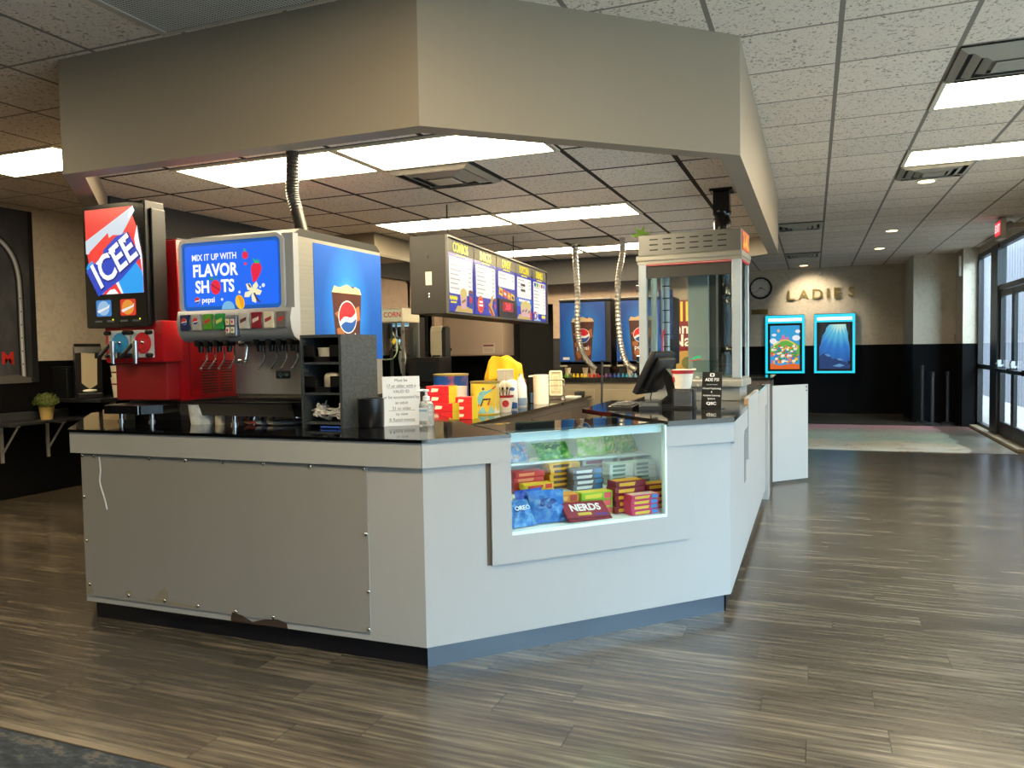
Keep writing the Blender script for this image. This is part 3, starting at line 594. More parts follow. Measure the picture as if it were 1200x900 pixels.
flat('lemon', turned(ell(0, 0, .030, .042, 20), 20, (.432, .702)), emat('#f6c51e', 1), scr, y); flat('lemon_half', turned([(0, -.041), (.027, -.013), (.027, .018), (0, .041)], 20, (.432, .702)), emat('#f09b1a', 1), scr, y-.0014)
flat('bubbles', [ell(.597, .79, .011, .011, 12), ell(.575, .78, .006, .006, 8), ell(.430, .758, .008, .008, 10), ell(.305, .722, .008, .008, 10)], emat('#dfeaf6', 1), scr, y)
flat('touch_dot', ell(.348, .665, .046, .046, 18, 0, 180), emat('#7cc0ea', .9), scr, y)
# flavour buttons
cols = [('#1d2a5e', 'p'), ('#b9b7b2', 'p'), ('#5aa82d', '#c8402e'), ('#2f9a4e', '#d8e27a')]; cols2 = [('#c9c7c4', '#5a2a30'), ('#8c1a2c', '#e8d9d0'), ('#ddd5c0', '#a03038'), ('#6e6a6a', '#c23a3a')]
for i, (c1, c2) in enumerate(cols+cols2):
    xb = .03+i*.085 if i < 4 else .455+(i-4)*.085
    bt = MB().box(xb, xb+.066, -.062, -.03, .548, .64, .006).build('flavor_button', mat(c1, .3), t)
    if c2 == 'p': globe(bt, xb+.033, .60, .02, -.0625)
    else: flat('button_mark', turned([(-.024, -.012), (.02, -.006), (.026, .012), (-.02, .008)], 14, (xb+.033, .597)), mat(c2, .4), bt, -.0625)
sh = MB().box(.368, .445, -.075, -.03, .50, .628, .012).build('shot_keypad', mat('#9a9fa6', .25, .8), t)
for i, c in enumerate(('#efe6c8', '#f0d6d4', '#f3dcd8', '#f1ead0')):
    xb, zb = .377+(i % 2)*.034, .572-(i//2)*.046; kk = MB().box(xb, xb+.026, -.079, -.074, zb, zb+.034, .003).build('shot_button', mat(c, .4), sh)
    flat('button_mark', ell(xb+.013, zb+.017, .006, .008, 10), mat(('#c9b23a', '#c0202c', '#b01838', '#8a8a50')[i], .4), kk, -.079)
# nozzles + levers
for i, xb in enumerate((.09, .155, .225, .30, .515, .60, .67, .745)):
    nz = MB().box(xb-.018, xb+.018, .0, .07, .455, .50, .005).cyl((xb, .035, .42), (xb, .035, .46), .014, .018).build('nozzle', BLACK, t, True)
    MB().tube(spline([(xb, .075, .46), (xb, .078, .41), (xb, .075, .375), (xb-.018, .055, .335), (xb-.022, .05, .325)], 4), .0055, 8).ball((xb-.022, .05, .325), .009, n=8).build('lever', CHROME, nz, True)
wv = MB(); wv.box(.385, .43, .01, .08, .45, .49, .005); wv.tube([(.415, .05, .46), (.405, .05, .40), (.40, .045, .37)], .012); wv.box(.362, .415, .02, .06, .355, .378, .006); wv.build('water_nozzle', CHROME, t, True)
sp = MB().box(.02, W-.005, .40, .42, .155, .48).build('splash_panel', m_brushed('splash_steel', '#d9dde2', .4, (120, 2, 2)), t)
flat('emblem_plate', rrect(.335, .445, .25, .30, .01), mat('#767b80', .25, .8), sp, .40); flat('emblem_dots', [ell(.362, .273, .005, .005, 8), ell(.372, .283, .005, .005, 8), ell(.372, .264, .005, .005, 8), ell(.384, .274, .005, .005, 8), rrect(.40, .43, .268, .282, .004)], mat('#9fd4e0', .3), sp, .3985)
kp = MB().box(.715, .765, .385, .40, .215, .33, .003).build('side_keypad', BLACK, t)
for i in range(4): flat('key', [rrect(.727, .738, .225+i*.024, .244+i*.024, .003), rrect(.741, .753, .225+i*.024, .244+i*.024, .003)], mat('#f0ece0', .4), kp, .385); flat('key_mark', ell(.74, .234+i*.024, .004, .005, 8), mat(('#b5a12a', '#c8b030', '#c0242e', '#c0242e')[i], .4), kp, .3837)
# drip tray
tr = MB(); tr.profile([(-.05, .125), (-.03, .055), (.46, .055), (.46, .12), (.44, .12), (.44, .10), (.0, .10), (-.025, .135), (-.05, .135)], -.02, W-.01); tr.box(-.02, .0, -.05, .46, .10, .135); tr.box(W-.03, W-.01, -.05, .46, .10, .135)
tr = tr.build('drip_tray', mat('#121316', .28), t)
gr = MB()
for k in range(24): gr.box(.01+k*.0315, .017+k*.0315, -.02, .44, .112, .117)
for k in range(4): gr.box(.0, W-.03, .05+k*.12, .056+k*.12, .107, .112)
gr.build('tray_grate', mat('#26272b', .3), tr)
for x_, y_ in ((.09, -.01), (.36, -.01), (.74, .14), (.50, .36), (.06, .5)): MB().cyl((x_, y_, .014), (x_, y_, .06), .013).cyl((x_, y_, 0), (x_, y_, .014), .022).build('leg', CHROME, t, True)
# side picture
sd = bpy.data.objects.new('side_graphic_anchor', None)
bpy.data.objects.remove(sd)
def side_graphic(t, X, yd0, yd1, z0, z1, rot):
    """blue panel with a fizzy cola glass; u along the panel, glued to the local face rotated by rot"""
    g = N('blue_fizz_print'); tc = g.n('ShaderNodeTexCoord'); mp = tc.outputs['Object']
    sp_ = g.n('ShaderNodeSeparateXYZ'); g.t.links.new(mp, sp_.inputs[0])
    cx, cz = (yd0+yd1)/2, z0+(z1-z0)*.42
    u = sp_.outputs[1] if rot else sp_.outputs[0]
    dx = g.math('DIVIDE', g.math('SUBTRACT', u, cx), .26); dz = g.math('DIVIDE', g.math('SUBTRACT', sp_.outputs[2], cz), .42)
    r = g.math('SQRT', g.math('ADD', g.math('MULTIPLY', dx, dx), g.math('MULTIPLY', dz, dz)))
    g.set(g.b.inputs['Base Color'], g.ramp(r, [(.18, srgb('#4aa6e8')), (.55, srgb('#1f70c8')), (1.0, srgb('#0f4fa8'))])); g.b.inputs['Roughness'].default_value = .35
    return g.m
gm = side_graphic(None, 0, .14, .86, .36, 1.03, True)
sg = MB().box(W, W+.002, .17, .905, .36, 1.035).build('side_graphic', gm, t)
sgl = bpy.data.objects
def glass_picture(parent, u0, z0, w, h, M):
    """tumbler of cola: outline w wide, h high from (u0,z0) at its bottom centre, transformed by M"""
    def F(nm, shp, c, d):
        b = MB(); shapes = shp if isinstance(shp[0], list) else [shp]
        for q in shapes: b.face([(u0+p[0]*w, z0+p[1]*h) for p in q], -d, .0008, M)
        return b.build(nm, mat(c, .4), parent)
    gl = F('cola_glass', [(-.36, 0), (.36, 0), (.5, .9), (.44, .96), (.2, 1.0), (-.1, .97), (-.4, .95), (-.5, .9)], '#4a2114', .0)
    F('cola_ice', [[(-.42, .62), (-.2, .70), (-.05, .60), (-.2, .5)], [(.1, .66), (.4, .74), (.44, .55), (.2, .5)], [(-.3, .2), (-.05, .28), (.05, .12), (-.2, .05)], [(.1, .3), (.35, .34), (.34, .15), (.15, .1)], [(-.36, .42), (-.1, .46), (-.12, .34), (-.34, .32)]], '#a06238', .0009)
    F('cola_foam', [(-.5, .9), (.5, .9), (.44, .97), (.28, 1.0), (.22, .97), (0, 1.02), (-.25, .97), (-.42, .99)], '#d8b98c', .0009)
    r = .30*w
    F('roundel', [(p[0]/w, p[1]/h) for p in ell(0, .58*h, r*1.04, r*1.04, 26)], '#f2f2f2', .0018)
    top = ell(0, .58*h, r*.97, r*.97, 16, 20, 200); wave = [(-r*.91+(r*1.82)*k/10, .58*h-.33*r+(.67*r)*k/10+r*.16*math.sin(k/10*math.pi*2)) for k in range(1, 10)]
    F('roundel_crest', [(p[0]/w, p[1]/h) for p in top+wave], '#d8232e', .0027)
    bot = ell(0, .58*h, r*.97, r*.97, 14, 215, 357); w2 = [(r*.9-(r*1.7)*k/10, .58*h-.06*r-(.50*r)*k/10-r*.12*math.sin(k/10*math.pi*2)) for k in range(1, 10)]
    F('roundel_base', [(p[0]/w, p[1]/h) for p in bot+w2], '#1b4f9c', .0027)
    tx = text('lettering', 'pepsi', .26*w, mat('#f2f2f2', .4), parent, 0, 0, 0, bold=.012); tx.data.transform(M @ Matrix.Translation((u0, -.003, z0+.30*h)))
RS = Matrix.Translation((W+.002, 0, 0)) @ Matrix.Rotation(math.radians(90), 4, 'Z')
glass_picture(sg, .50, .20+.16, .32, .45, RS)
# hose into the top
hz = MB(); hp = spline([(-2.88, 3.86, 2.69), (-2.89, 3.87, 2.58), (-2.92, 3.90, 2.46), (-2.89, 3.90, 2.34), (-2.845, 3.90, 2.18)], 14)
hz = tag(hz.tube(hp, .033, 12, rf=lambda i: .036+.004*(i % 2)).build('flexible_duct', m_brushed('foil_duct', '#4c4a48', .4, (30, 30, 3)), None, True), 'dark ribbed conduit dropping from canopy into the soda fountain', 'conduit')

# rear dispensers with the same print, facing the lobby
for i, (X, lab) in enumerate(((-2.755, 'blue cola-print drink dispenser on back counter, left, fully visible'), (-2.08, 'blue cola-print drink dispenser on back counter, half hidden by warmer cabinet'))):
    t = thing('drink_dispenser', lab, 'drink machine', (X, 8.6, 1.15), 0, 'blue drink dispensers on the back counter')
    MB().box(0, .61, .02, .62, .14, .87, .004).build('cabinet', SATIN, t); MB().box(-.005, .615, .0, .64, .87, .905, .012).build('top_cover', mat('#201f1f', .4), t)
    g2 = MB().box(.005, .545, .006, .02, .185, .865).build('front_graphic', side_graphic(None, 0, .0, .55, .18, .86, False), t)
    glass_picture(g2, .28, .19, .27, .50, Matrix.Translation((0, .006, 0)))
    MB().box(.0, .60, .02, .06, .125, .178).build('lower_trim', mat('#a8a296', .4), t); MB().box(.09, .50, .015, .05, .05, .15).build('nozzle_bay', BLACK, t)
    for x_ in (.05, .55): MB().box(x_-.03, x_+.03, .06, .55, .0, .14).build('leg', SATIN, t)
    flat('sticker', [(.04, .205), (.12, .205), (.12, .235), (.04, .235)], mat('#e8e8ec', .5), t, .0055)
for pts, lab in (([(-2.50, 8.42, 2.69), (-2.49, 8.42, 2.4), (-2.475, 8.42, 2.1), (-2.48, 8.42, 1.75), (-2.45, 8.43, 1.5), (-2.39, 8.45, 1.36), (-2.30, 8.50, 1.25)], 'silver ribbed hose hanging in front of the left blue dispenser'),
                 ([(-1.95, 8.40, 2.69), (-1.955, 8.40, 2.5), (-2.0, 8.40, 2.25), (-2.01, 8.40, 1.9), (-1.99, 8.42, 1.55), (-1.93, 8.44, 1.32), (-1.84, 8.5, 1.24)], 'silver ribbed hose hanging beside the glass warmer cabinet')):
    P = spline(pts, 16)
    o = tag(MB().tube(P, .03, 10, rf=lambda i: .034 if i % 2 else .027).build('flexible_hose', mat('#b9b2a6', .35, .75), None), lab, 'hose', 'ribbed hoses from the canopy ceiling')
# ================================================================ on the front worktop
ZT = 1.086
t = thing('cup_organizer', 'tall dark grey lid and napkin organizer beside the soda fountain', 'organizer', (-2.60, 3.50, ZT), 0)
og = MB(); og.box(.0, .014, 0, .36, 0, .505); og.box(.246, .262, 0, .36, 0, .505); og.box(.014, .246, .345, .36, 0, .505); og.box(.014, .246, 0, .345, .49, .505)
for z in (.02, .18, .345): og.box(.014, .246, .01, .345, z, z+.012)
og.build('shell', m_noise2('speckled_grey', '#2c3135', '#42484d', 90, .55), t)
for z in (.192, .357):
    b = MB(); b.box(.014, .08, .012, .022, z, z+.09); b.box(.18, .246, .012, .022, z, z+.09); b.box(.014, .246, .012, .022, z, z+.03); b.build('holder_lip', BLACK, t)
tag(MB().cyl((-2.50, 3.60, ZT+.358), (-2.50, 3.60, ZT+.43), .042, .045, 20).cyl((-2.50, 3.60, ZT+.43), (-2.50, 3.60, ZT+.436), .05).build('lid_stack', mat('#d8d2c2', .45), None, True), 'stack of pale lids in the upper slot of the organizer', 'lids')
tag(MB().box(-2.50, -2.40, 3.55, 3.68, ZT+.193, ZT+.30, .03, 3).build('cup_sleeve_stack', mat('#c9c0ae', .5), None, True), 'pale rounded bundle in the middle slot of the organizer', 'bundle')
nb = MB()
for i in range(34):
    M = Matrix.Translation((-2.57+random.random()*.19, 3.525+random.random()*.12, ZT+.04+random.random()*.085)) @ Matrix.Rotation(random.random()*6, 4, Vector((random.random(), random.random(), random.random()+.1)).normalized())
    nb.box(-.022, .022, -.016, .016, -.003, .003, .002, 1, M)
tag(nb.build('straw_wrappers', m_noise2('printed_wrappers', '#efe9e2', '#a8928a', 40, .6, .6), None), 'jumble of small white packets in the lowest organizer slot', 'packets', None, 'stuff')
tag(MB().cyl((-2.47, 3.487, ZT+.008), (-2.35, 3.482, ZT+.008), .006).build('pen', mat('#2a56b8', .3), None), 'small blue pen lying before the organizer', 'pen')
t = thing('straw_holder', 'black cylindrical holder behind the white notice', 'holder', (-2.25, 3.64, ZT))
MB().lathe([(.068, 0), (.072, .005), (.072, .155), (.062, .155), (.060, .02)], n=28).build('cup', mat('#18191b', .3), t, True)
# bucket, hoses and box under the machines
t = thing('metal_bucket', 'small galvanised bucket under the soda fountain tray', 'bucket', (-3.36, 3.575, ZT))
MB().lathe([(.066, 0), (.082, .115), (.086, .118), (.079, .118), (.062, .006)], n=26).build('pail', m_noise2('galvanised', '#c3cbcf', '#e3e8ea', 30, .35), t, True)
MB().tube(spline([(.084*math.cos(a), .084*math.sin(a), .105-.05*math.sin(a)) for a in [math.pi*k/8 for k in range(9)]], 3), .002, 6).build('bail', CHROME, t)
cols = ['#8a5a44', '#a33f38', '#c9d2d8', '#40547a', '#d8caa8', '#7d848a']
for i in range(6):
    o = MB().tube(spline([(-3.19+.040*i, 3.80, ZT+.045), (-3.11+.040*i, 3.66, ZT+.04), (-3.03+.040*i, 3.57, ZT+.016), (-2.92+.040*i, 3.66, ZT+.012), (-2.84+.040*i, 3.80, ZT+.012)], 8), .011, 8).build('drink_line', mat(cols[i], .35), None, True)
    tag(o, ['brown', 'dark red', 'silver grey', 'navy', 'pale tan', 'grey'][i]+' drink line hose lying under the soda fountain', 'hose', 'drink line hoses under the soda fountain')
tag(MB().cyl((-3.22, 3.56, ZT), (-3.22, 3.56, ZT+.08), .026, .03, 16).build('plastic_cup', mat('#c9bda6', .45), None, True), 'pale cup standing under the soda fountain tray', 'cup')
t = thing('wooden_box', 'pale wooden box at the left end of front worktop', 'box', (-4.28, 3.68, ZT), 0)
MB().box(0, .015, 0, .14, 0, .062).box(.185, .20, 0, .14, 0, .062).box(.015, .185, 0, .012, 0, .062).box(.015, .185, .128, .14, 0, .062).box(.015, .185, .012, .128, 0, .01).build('tray', mat('#c0a680', .6), t)
MB().box(.09, .10, .012, .128, .01, .055).build('divider', mat('#b0966f', .6), t)
# notice
t = thing('notice', 'white paper age notice standing on the black worktop corner', 'sign', (-2.185, 3.66, ZT), 36)
Mn = Matrix.Rotation(math.radians(-7), 4, 'X')
MB().box(0, .205, 0, .002, 0, .272, M=Mn).build('paper', mat('#eef1f6', .5), t)
INK = mat('#4a5568', .6)
def ntext(nm, body, size, u, z, **k):
    q = text(nm, body, size, INK, t, u, -.0012, z, ext=.0002, **k); q.data.transform(Mn); return q
rows = ['Must be', '17 or older with a', 'VALID ID', 'or be accompanied by', 'an adult', '21 or older', 'to view', 'R Rated movies']
for i, r in enumerate(rows): ntext('lettering', r, .024, .1025, .25-.031*i, sx=.92)
for i in (1, 5, 7):
    q = MB().face([(.03, .238-.031*i), (.175, .238-.031*i), (.175, .2395-.031*i), (.03, .2395-.031*i)], -.0012, .0003).build('underline', INK, t); q.data.transform(Mn)
MB().box(.02, .18, .03, .10, 0, .004).prism([(.09, .004), (.11, .004), (.11, .09), (.09, .09)], .004, .02).build('stand', mat('#dfe3e8', .3), t)
t = thing('sanitizer_bottle', 'clear pump bottle of hand sanitizer beside the notice', 'bottle', (-1.965, 3.745, ZT))
clear = bpy.data.materials.new('clear_gel'); clear.use_nodes = True; _b = clear.node_tree.nodes['Principled BSDF']; _b.inputs['Base Color'].default_value = (.86, .93, .96, 1); _b.inputs['Roughness'].default_value = .08; _b.inputs['Transmission Weight'].default_value = .75; _b.inputs['IOR'].default_value = 1.2
MB().lathe([(.036, 0), (.041, .004), (.041, .11), (.034, .128), (.016, .135), (.016, .14)], n=26).build('body', clear, t, True)
MB().lathe([(.019, .139), (.019, .16), (.008, .165), (.007, .185), (.016, .187), (.016, .198)], n=18).tube([(0, 0, .193), (-.02, -.012, .194), (-.042, -.024, .188)], .006).build('pump', mat('#eef2f6', .35), t, True)
flat('label', [(-.024, .03), (.028, .03), (.028, .10), (-.024, .10)], mat('#dfeaf3', .4), t, -.0405); flat('label_band', [(-.022, .08), (.026, .08), (.026, .092), (-.022, .092)], mat('#8fb4d2', .4), t, -.0418)

# ================================================================ register worktop
ZR = 1.10
t = thing('register_monitor', 'black cash register monitor seen edge-on, leaning back on its stand', 'monitor', (-.93, 5.08, ZR), 0)
Mt = Matrix.Translation((-.045, 0, .225)) @ Matrix.Rotation(math.radians(76), 4, 'Z') @ Matrix.Rotation(math.radians(27), 4, 'X')
pv = MB(); pv.box(-.16, .16, -.018, .022, -.15, .15, .008, 2, Mt); pv.box(-.13, .13, -.062, -.016, -.11, .13, .022, 2, Mt); pv.build('screen_housing', mat('#141416', .4), t, True)
MB().box(-.145, .145, .0225, .024, -.135, .135, 0, 2, Mt).build('screen', mat('#050507', .1), t)
MB().profile([(.03, .01), (-.12, .01), (-.125, .06), (-.09, .20), (-.05, .25), (-.03, .19), (-.06, .08)], -.035, .035, Matrix.Rotation(math.radians(76), 4, 'Z')).build('stand_arm', mat('#151517', .45), t)
MB().prism([(-.10, -.14), (.10, -.10), (.10, .10), (-.08, .12)], 0, .018).build('base', mat('#1b1b1d', .5), t)
MB().tube(spline([(-.06, -.02, .09), (-.05, -.10, .05), (.0, -.13, .025), (.05, -.11, .06), (.09, -.05, .04)], 6), .004, 6).build('cable', RUBBER, t)
t = thing('keypad', 'low black keypad lying before the register stand', 'keypad', (-1.22, 4.92, ZR), -12)
MB().profile([(-.07, 0), (.08, 0), (.08, .035), (-.07, .014)], 0, .17).build('body', SATIN, t)
kk = MB()
for i in range(6):
    for j in range(4): kk.box(.012+i*.025, .032+i*.025, -.055+j*.032, -.03+j*.032, .022+j*.0045, .026+j*.0045)
kk.build('keys', mat('#3a3c3f', .5), t)
t = thing('card_reader', 'grey card reader wedge between keypad and napkin holder', 'card reader', (-.98, 4.86, ZR), 10)
MB().profile([(-.05, 0), (.08, 0), (.08, .045), (-.05, .018)], -.05, .09).build('body', mat('#2b2d30', .4), t); MB().box(-.03, .07, -.04, .03, .03, .034, M=Matrix.Rotation(math.radians(12), 4, 'X')).build('screen', mat('#585c60', .3), t)
t = thing('napkin_holder', 'black box napkin holder with steel face beside the register', 'napkin holder', (-.835, 4.93, ZR), 0)
MB().box(0, .135, 0, .11, .006, .125, .005).box(-.005, .14, -.006, .115, 0, .008).build('case', SATIN, t); MB().box(.012, .123, -.004, .001, .014, .115, .002).build('face_plate', mat('#9b9da0', .25, .9), t)
t = thing('popcorn_tub', 'white paper tub with red rim standing on napkin holder', 'paper tub', (-.775, 4.985, ZR+.1255))
MB().lathe([(.049, 0), (.070, .118), (.072, .118), (.072, .122), (.066, .122), (.046, .004)], n=30).build('tub', mat('#ece4d6', .5), t, True)
MB().lathe([(.0675, .096), (.0712, .1175), (.0725, .1175), (.0690, .096)], n=30).build('red_rim', mat('#b3232b', .45), t, True)
MB().ball((-.052, -.030, .06), .02, (.35, 1, 1), M=Matrix.Identity(4)).build('red_roundel', mat('#c41f2b', .4), t, True)
fl = MB()
for i in range(3): fl.box(.062+.004*i, .085, -.03+.02*i, -.012+.02*i, .118-.035*i, .128-.035*i, M=Matrix.Rotation(.2*i, 4, 'Y'))
fl.build('paper_tags', mat('#e8e2d2', .5), t)
t = thing('placard', 'tilted black placard about captioning and assistive listening on counter', 'sign', (-.655, 4.93, ZR), -8)
Mq = Matrix.Rotation(math.radians(-9), 4, 'X') @ Matrix.Shear('XZ', 4, (0, 0)) if False else Matrix.Rotation(math.radians(-10), 4, 'X')
MB().box(0, .125, 0, .004, 0, .235, .001, 1, Mq).prism([(.0, .004), (.125, .004), (.125, .085), (.0, .085)], 0, .004).profile([(.004, .0), (.085, .0), (.03, .18)], .0, .004).build('board', mat('#0b0c0e', .3), t)
def qtext(body, size, z, **k):
    q = text('lettering', body, size, mat('#e8ecf0', .5), t, .0625, -.0006, z, ext=.0003, **k); q.data.transform(Mq)
qtext('ADE FSI', .027, .185, bold=.02, sx=.95); qtext('the visible standard', .0085, .155); qtext('Closed Captioning', .0150, .130, bold=.01); qtext('&', .015, .108, bold=.01); qtext('Assistive Listening', .0145, .086, bold=.01); qtext('Systems', .0145, .066, bold=.01); qtext('QSC', .024, .036, bold=.03, sx=1.3)
q = flat('icon', rrect(.048, .077, .205, .226, .004), mat('#e8ecf0', .5), t, -.0006, .0004); q.data.transform(Mq); q = flat('icon_dot', ell(.0625, .2155, .007, .007, 12), mat('#15161a', .5), t, -.0012, .0004); q.data.transform(Mq)

# tall glass warmer cabinet
t = thing('warmer_cabinet', 'tall glass sided popcorn warmer cabinet with vented metal top', 'display cabinet', (-1.205, 5.70, 1.10), -3.5)
Wd, Dp = .735, .40
MB().box(.03, Wd-.015, .03, Dp-.02, .0, .10, .004).build('base_box', mat('#8c8c88', .4), t)
r = MB(); r.box(-.012, Wd+.012, -.015, Dp+.015, .10, .150, .008); r.box(.0, Wd, .0, Dp, .15, .165); r.build('lower_rail', mat('#b3b1a8', .35, .5), t)
PO = mat('#cdd9e2', .28, .45)
for x0_, x1_, y0_, y1_ in ((0, .058, 0, .045), (Wd-.064, Wd, 0, .045), (0, .04, Dp-.04, Dp), (Wd-.03, Wd, Dp-.03, Dp)): MB().box(x0_, x1_, y0_, y1_, .165, 1.02, .004).build('corner_post', PO, t)
MB().box(-.014, Wd+.014, -.018, Dp+.018, 1.02, 1.062, .008).box(-.006, Wd+.006, -.008, Dp+.008, 1.0, 1.022).build('upper_rail', mat('#aaa79d', .35, .5), t)
hdm = MB().box(.0, Wd, .0, Dp, 1.062, 1.215, .004).build('vented_hood', mat('#7d7d7b', .38, .75), t)
for i in range(6):
    for j in range(3): MB().box(.085+i*.098, .147+i*.098, -.002, .002, 1.097+j*.038, 1.106+j*.038).build('vent_slot', mat('#232323', .6), hdm)
hs = MB().box(Wd, Wd+.004, .06, Dp-.02, 1.075, 1.205).build('side_sign', mat('#d0502a', .5), hdm)
MB().box(Wd+.004, Wd+.0055, .075, Dp-.035, 1.088, 1.192).build('side_sign_inner', m_noise2('orange_print', '#e8a53a', '#8c2b1a', 16, .5), hs)
MB().box(.058, Wd-.064, -.004, .004, .985, 1.0).box(Wd-.004, Wd+.004, .045, Dp-.03, .985, 1.0).build('red_trim', mat('#c0182a', .3), t)
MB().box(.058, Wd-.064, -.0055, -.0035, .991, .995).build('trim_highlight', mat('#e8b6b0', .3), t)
MB().box(.058, Wd-.064, .01, .05, .90, .985).build('light_baffle', mat('#3c3936', .5), t)
MB().box(.058, Wd-.064, .016, .021, .165, .905).build('front_pane', GLASS, t); MB().box(Wd-.016, Wd-.012, .045, Dp-.03, .165, .985).build('side_pane', GLASS, t); MB().box(.012, .016, .045, Dp-.04, .165, .985).build('side_pane', GLASS, t)
MB().box(.325, .47, .18, .34, .165, 1.0).build('warmer_duct', mat('#a3a3a1', .45, .1), t); MB().box(.472, .52, .24, .33, .165, 1.0).build('duct_side', mat('#4a4641', .5), t)
MB().box(.06, Wd-.06, .05, Dp-.05, .165, .172).build('floor_plate', mat('#9a9890', .3, .8), t)
for xx in (.145, .18): MB().cyl((xx, .14, .17), (xx, .14, .97), .012 if xx < .16 else .018, n=14).build('support_rod', ALU, t, True)
br = MB()
for k in range(7): br.box(.15, .20, .12, .16, .30+k*.09, .307+k*.09)
br.build('rod_clips', SATIN, t)
MB().box(.075, .185, .30, .304, .45, .83).build('blue_card', m_noise2('blue_card_print', '#2f3d82', '#5a63a8', 14, .6), t)
for z_ in (.28, .80): MB().box(-.02, .004, -.006, .02, z_, z_+.05, .004).build('hinge', CHROME, t)
MB().box(.37, .56, .13, .131, .20, .29).build('acrylic_tag_holder', GLASS, t)
MB().tube(spline([(.165, .10, .52), (.152, .10, .46), (.150, .10, .38), (.155, .10, .33)], 5), .006, 8).build('red_tube', emat('#f03048', .9), t)
flat('green_sticker', [(.38, .30), (.42, .325), (.45, .325), (.455, .31), (.40, .295)], mat('#3fb58a', .4), t, .012); flat('red_sticker', [(.375, .282), (.455, .297), (.455, .303), (.375, .289)], mat('#d8452e', .4), t, .012)
lf = MB()
for a in (-40, 10, 60, 110): lf.face(turned([(0, 0), (.018, .03), (.0, .085), (-.016, .035)], a-30, (-.0, 0)), 0, .002)
tag(lf.build('leaf_sprig', mat('#7fae3a', .6), None), 'small green leaf sprig at the top left of warmer cabinet', 'sprig').location = (-1.205, 5.80, 2.325)
# black turned column behind it
tag(MB().lathe([(.07, 0), (.07, .3), (.062, .32), (.062, .34), (.072, .36), (.062, .38), (.055, .42), (.068, .5), (.072, .62), (.06, .68), (.07, .70), (.07, .72), (.058, .74), (.058, .76), (.07, .78), (.058, .80), (.058, .95), (.07, .97), (.058, .99), (.056, 1.15), (.068, 1.25), (.068, 1.34), (.055, 1.38), (.07, 1.40), (.07, 1.42)], (-.655, 6.18, 1.103), 24)
    .box(-.715, -.595, 6.12, 6.24, 2.50, 2.689).box(-.74, -.57, 6.09, 6.27, 2.67, 2.689).build('turned_column', mat('#0e0e10', .22), None, True), 'glossy black turned column between counter and canopy behind warmer', 'column')

# ================================================================ menu board
t = thing('menu_board', 'long hanging lit menu board with five yellow-titled panels', 'menu board', (-2.60, 5.335, 1.775), 94.9)
LN = 3.17
def squig(a, b, z, h, n=18):
    return [(a+(b-a)*i/n, z+h+h*.6*math.sin(i*2.1)) for i in range(n+1)]+[(b-(b-a)*i/n, z-h*.3+h*.6*math.sin((n-i)*2.1+.9)) for i in range(n+1)]
MB().box(-.01, LN+.01, .004, .30, 0, .60, .004).build('cabinet', mat('#1d1b19', .45), t)
fr = MB(); fr.box(-.01, LN+.01, -.014, .004, .585, .60); fr.box(-.01, LN+.01, -.014, .004, 0, .015); fr.box(-.01, .006, -.014, .004, .015, .585); fr.box(LN-.006, LN+.01, -.014, .004, .015, .585); fr.build('frame', mat('#5a5957', .4, .5), t)
pp = MB().box(-.0125, -.010, .12, .17, .22, .32).build('switch_plate', mat('#d8cfae', .5), t)
for z_ in (.13, .15, .43, .45): MB().ball((-.0115, .145, z_), .007, n=8).build('screw', CHROME, t)
titles = ['COMBOS', 'SNACKS', 'CANDY', 'POPCORN', 'DRINKS']; PW = LN/5; BLU = emat('#2f3fc4', .75); WH = emat('#f4f1ea', 1.05); YEL = emat('#f6e21a', 1.1); BLK = mat('#17161a', .4)
GRY = emat('#c4c0ba', .9)
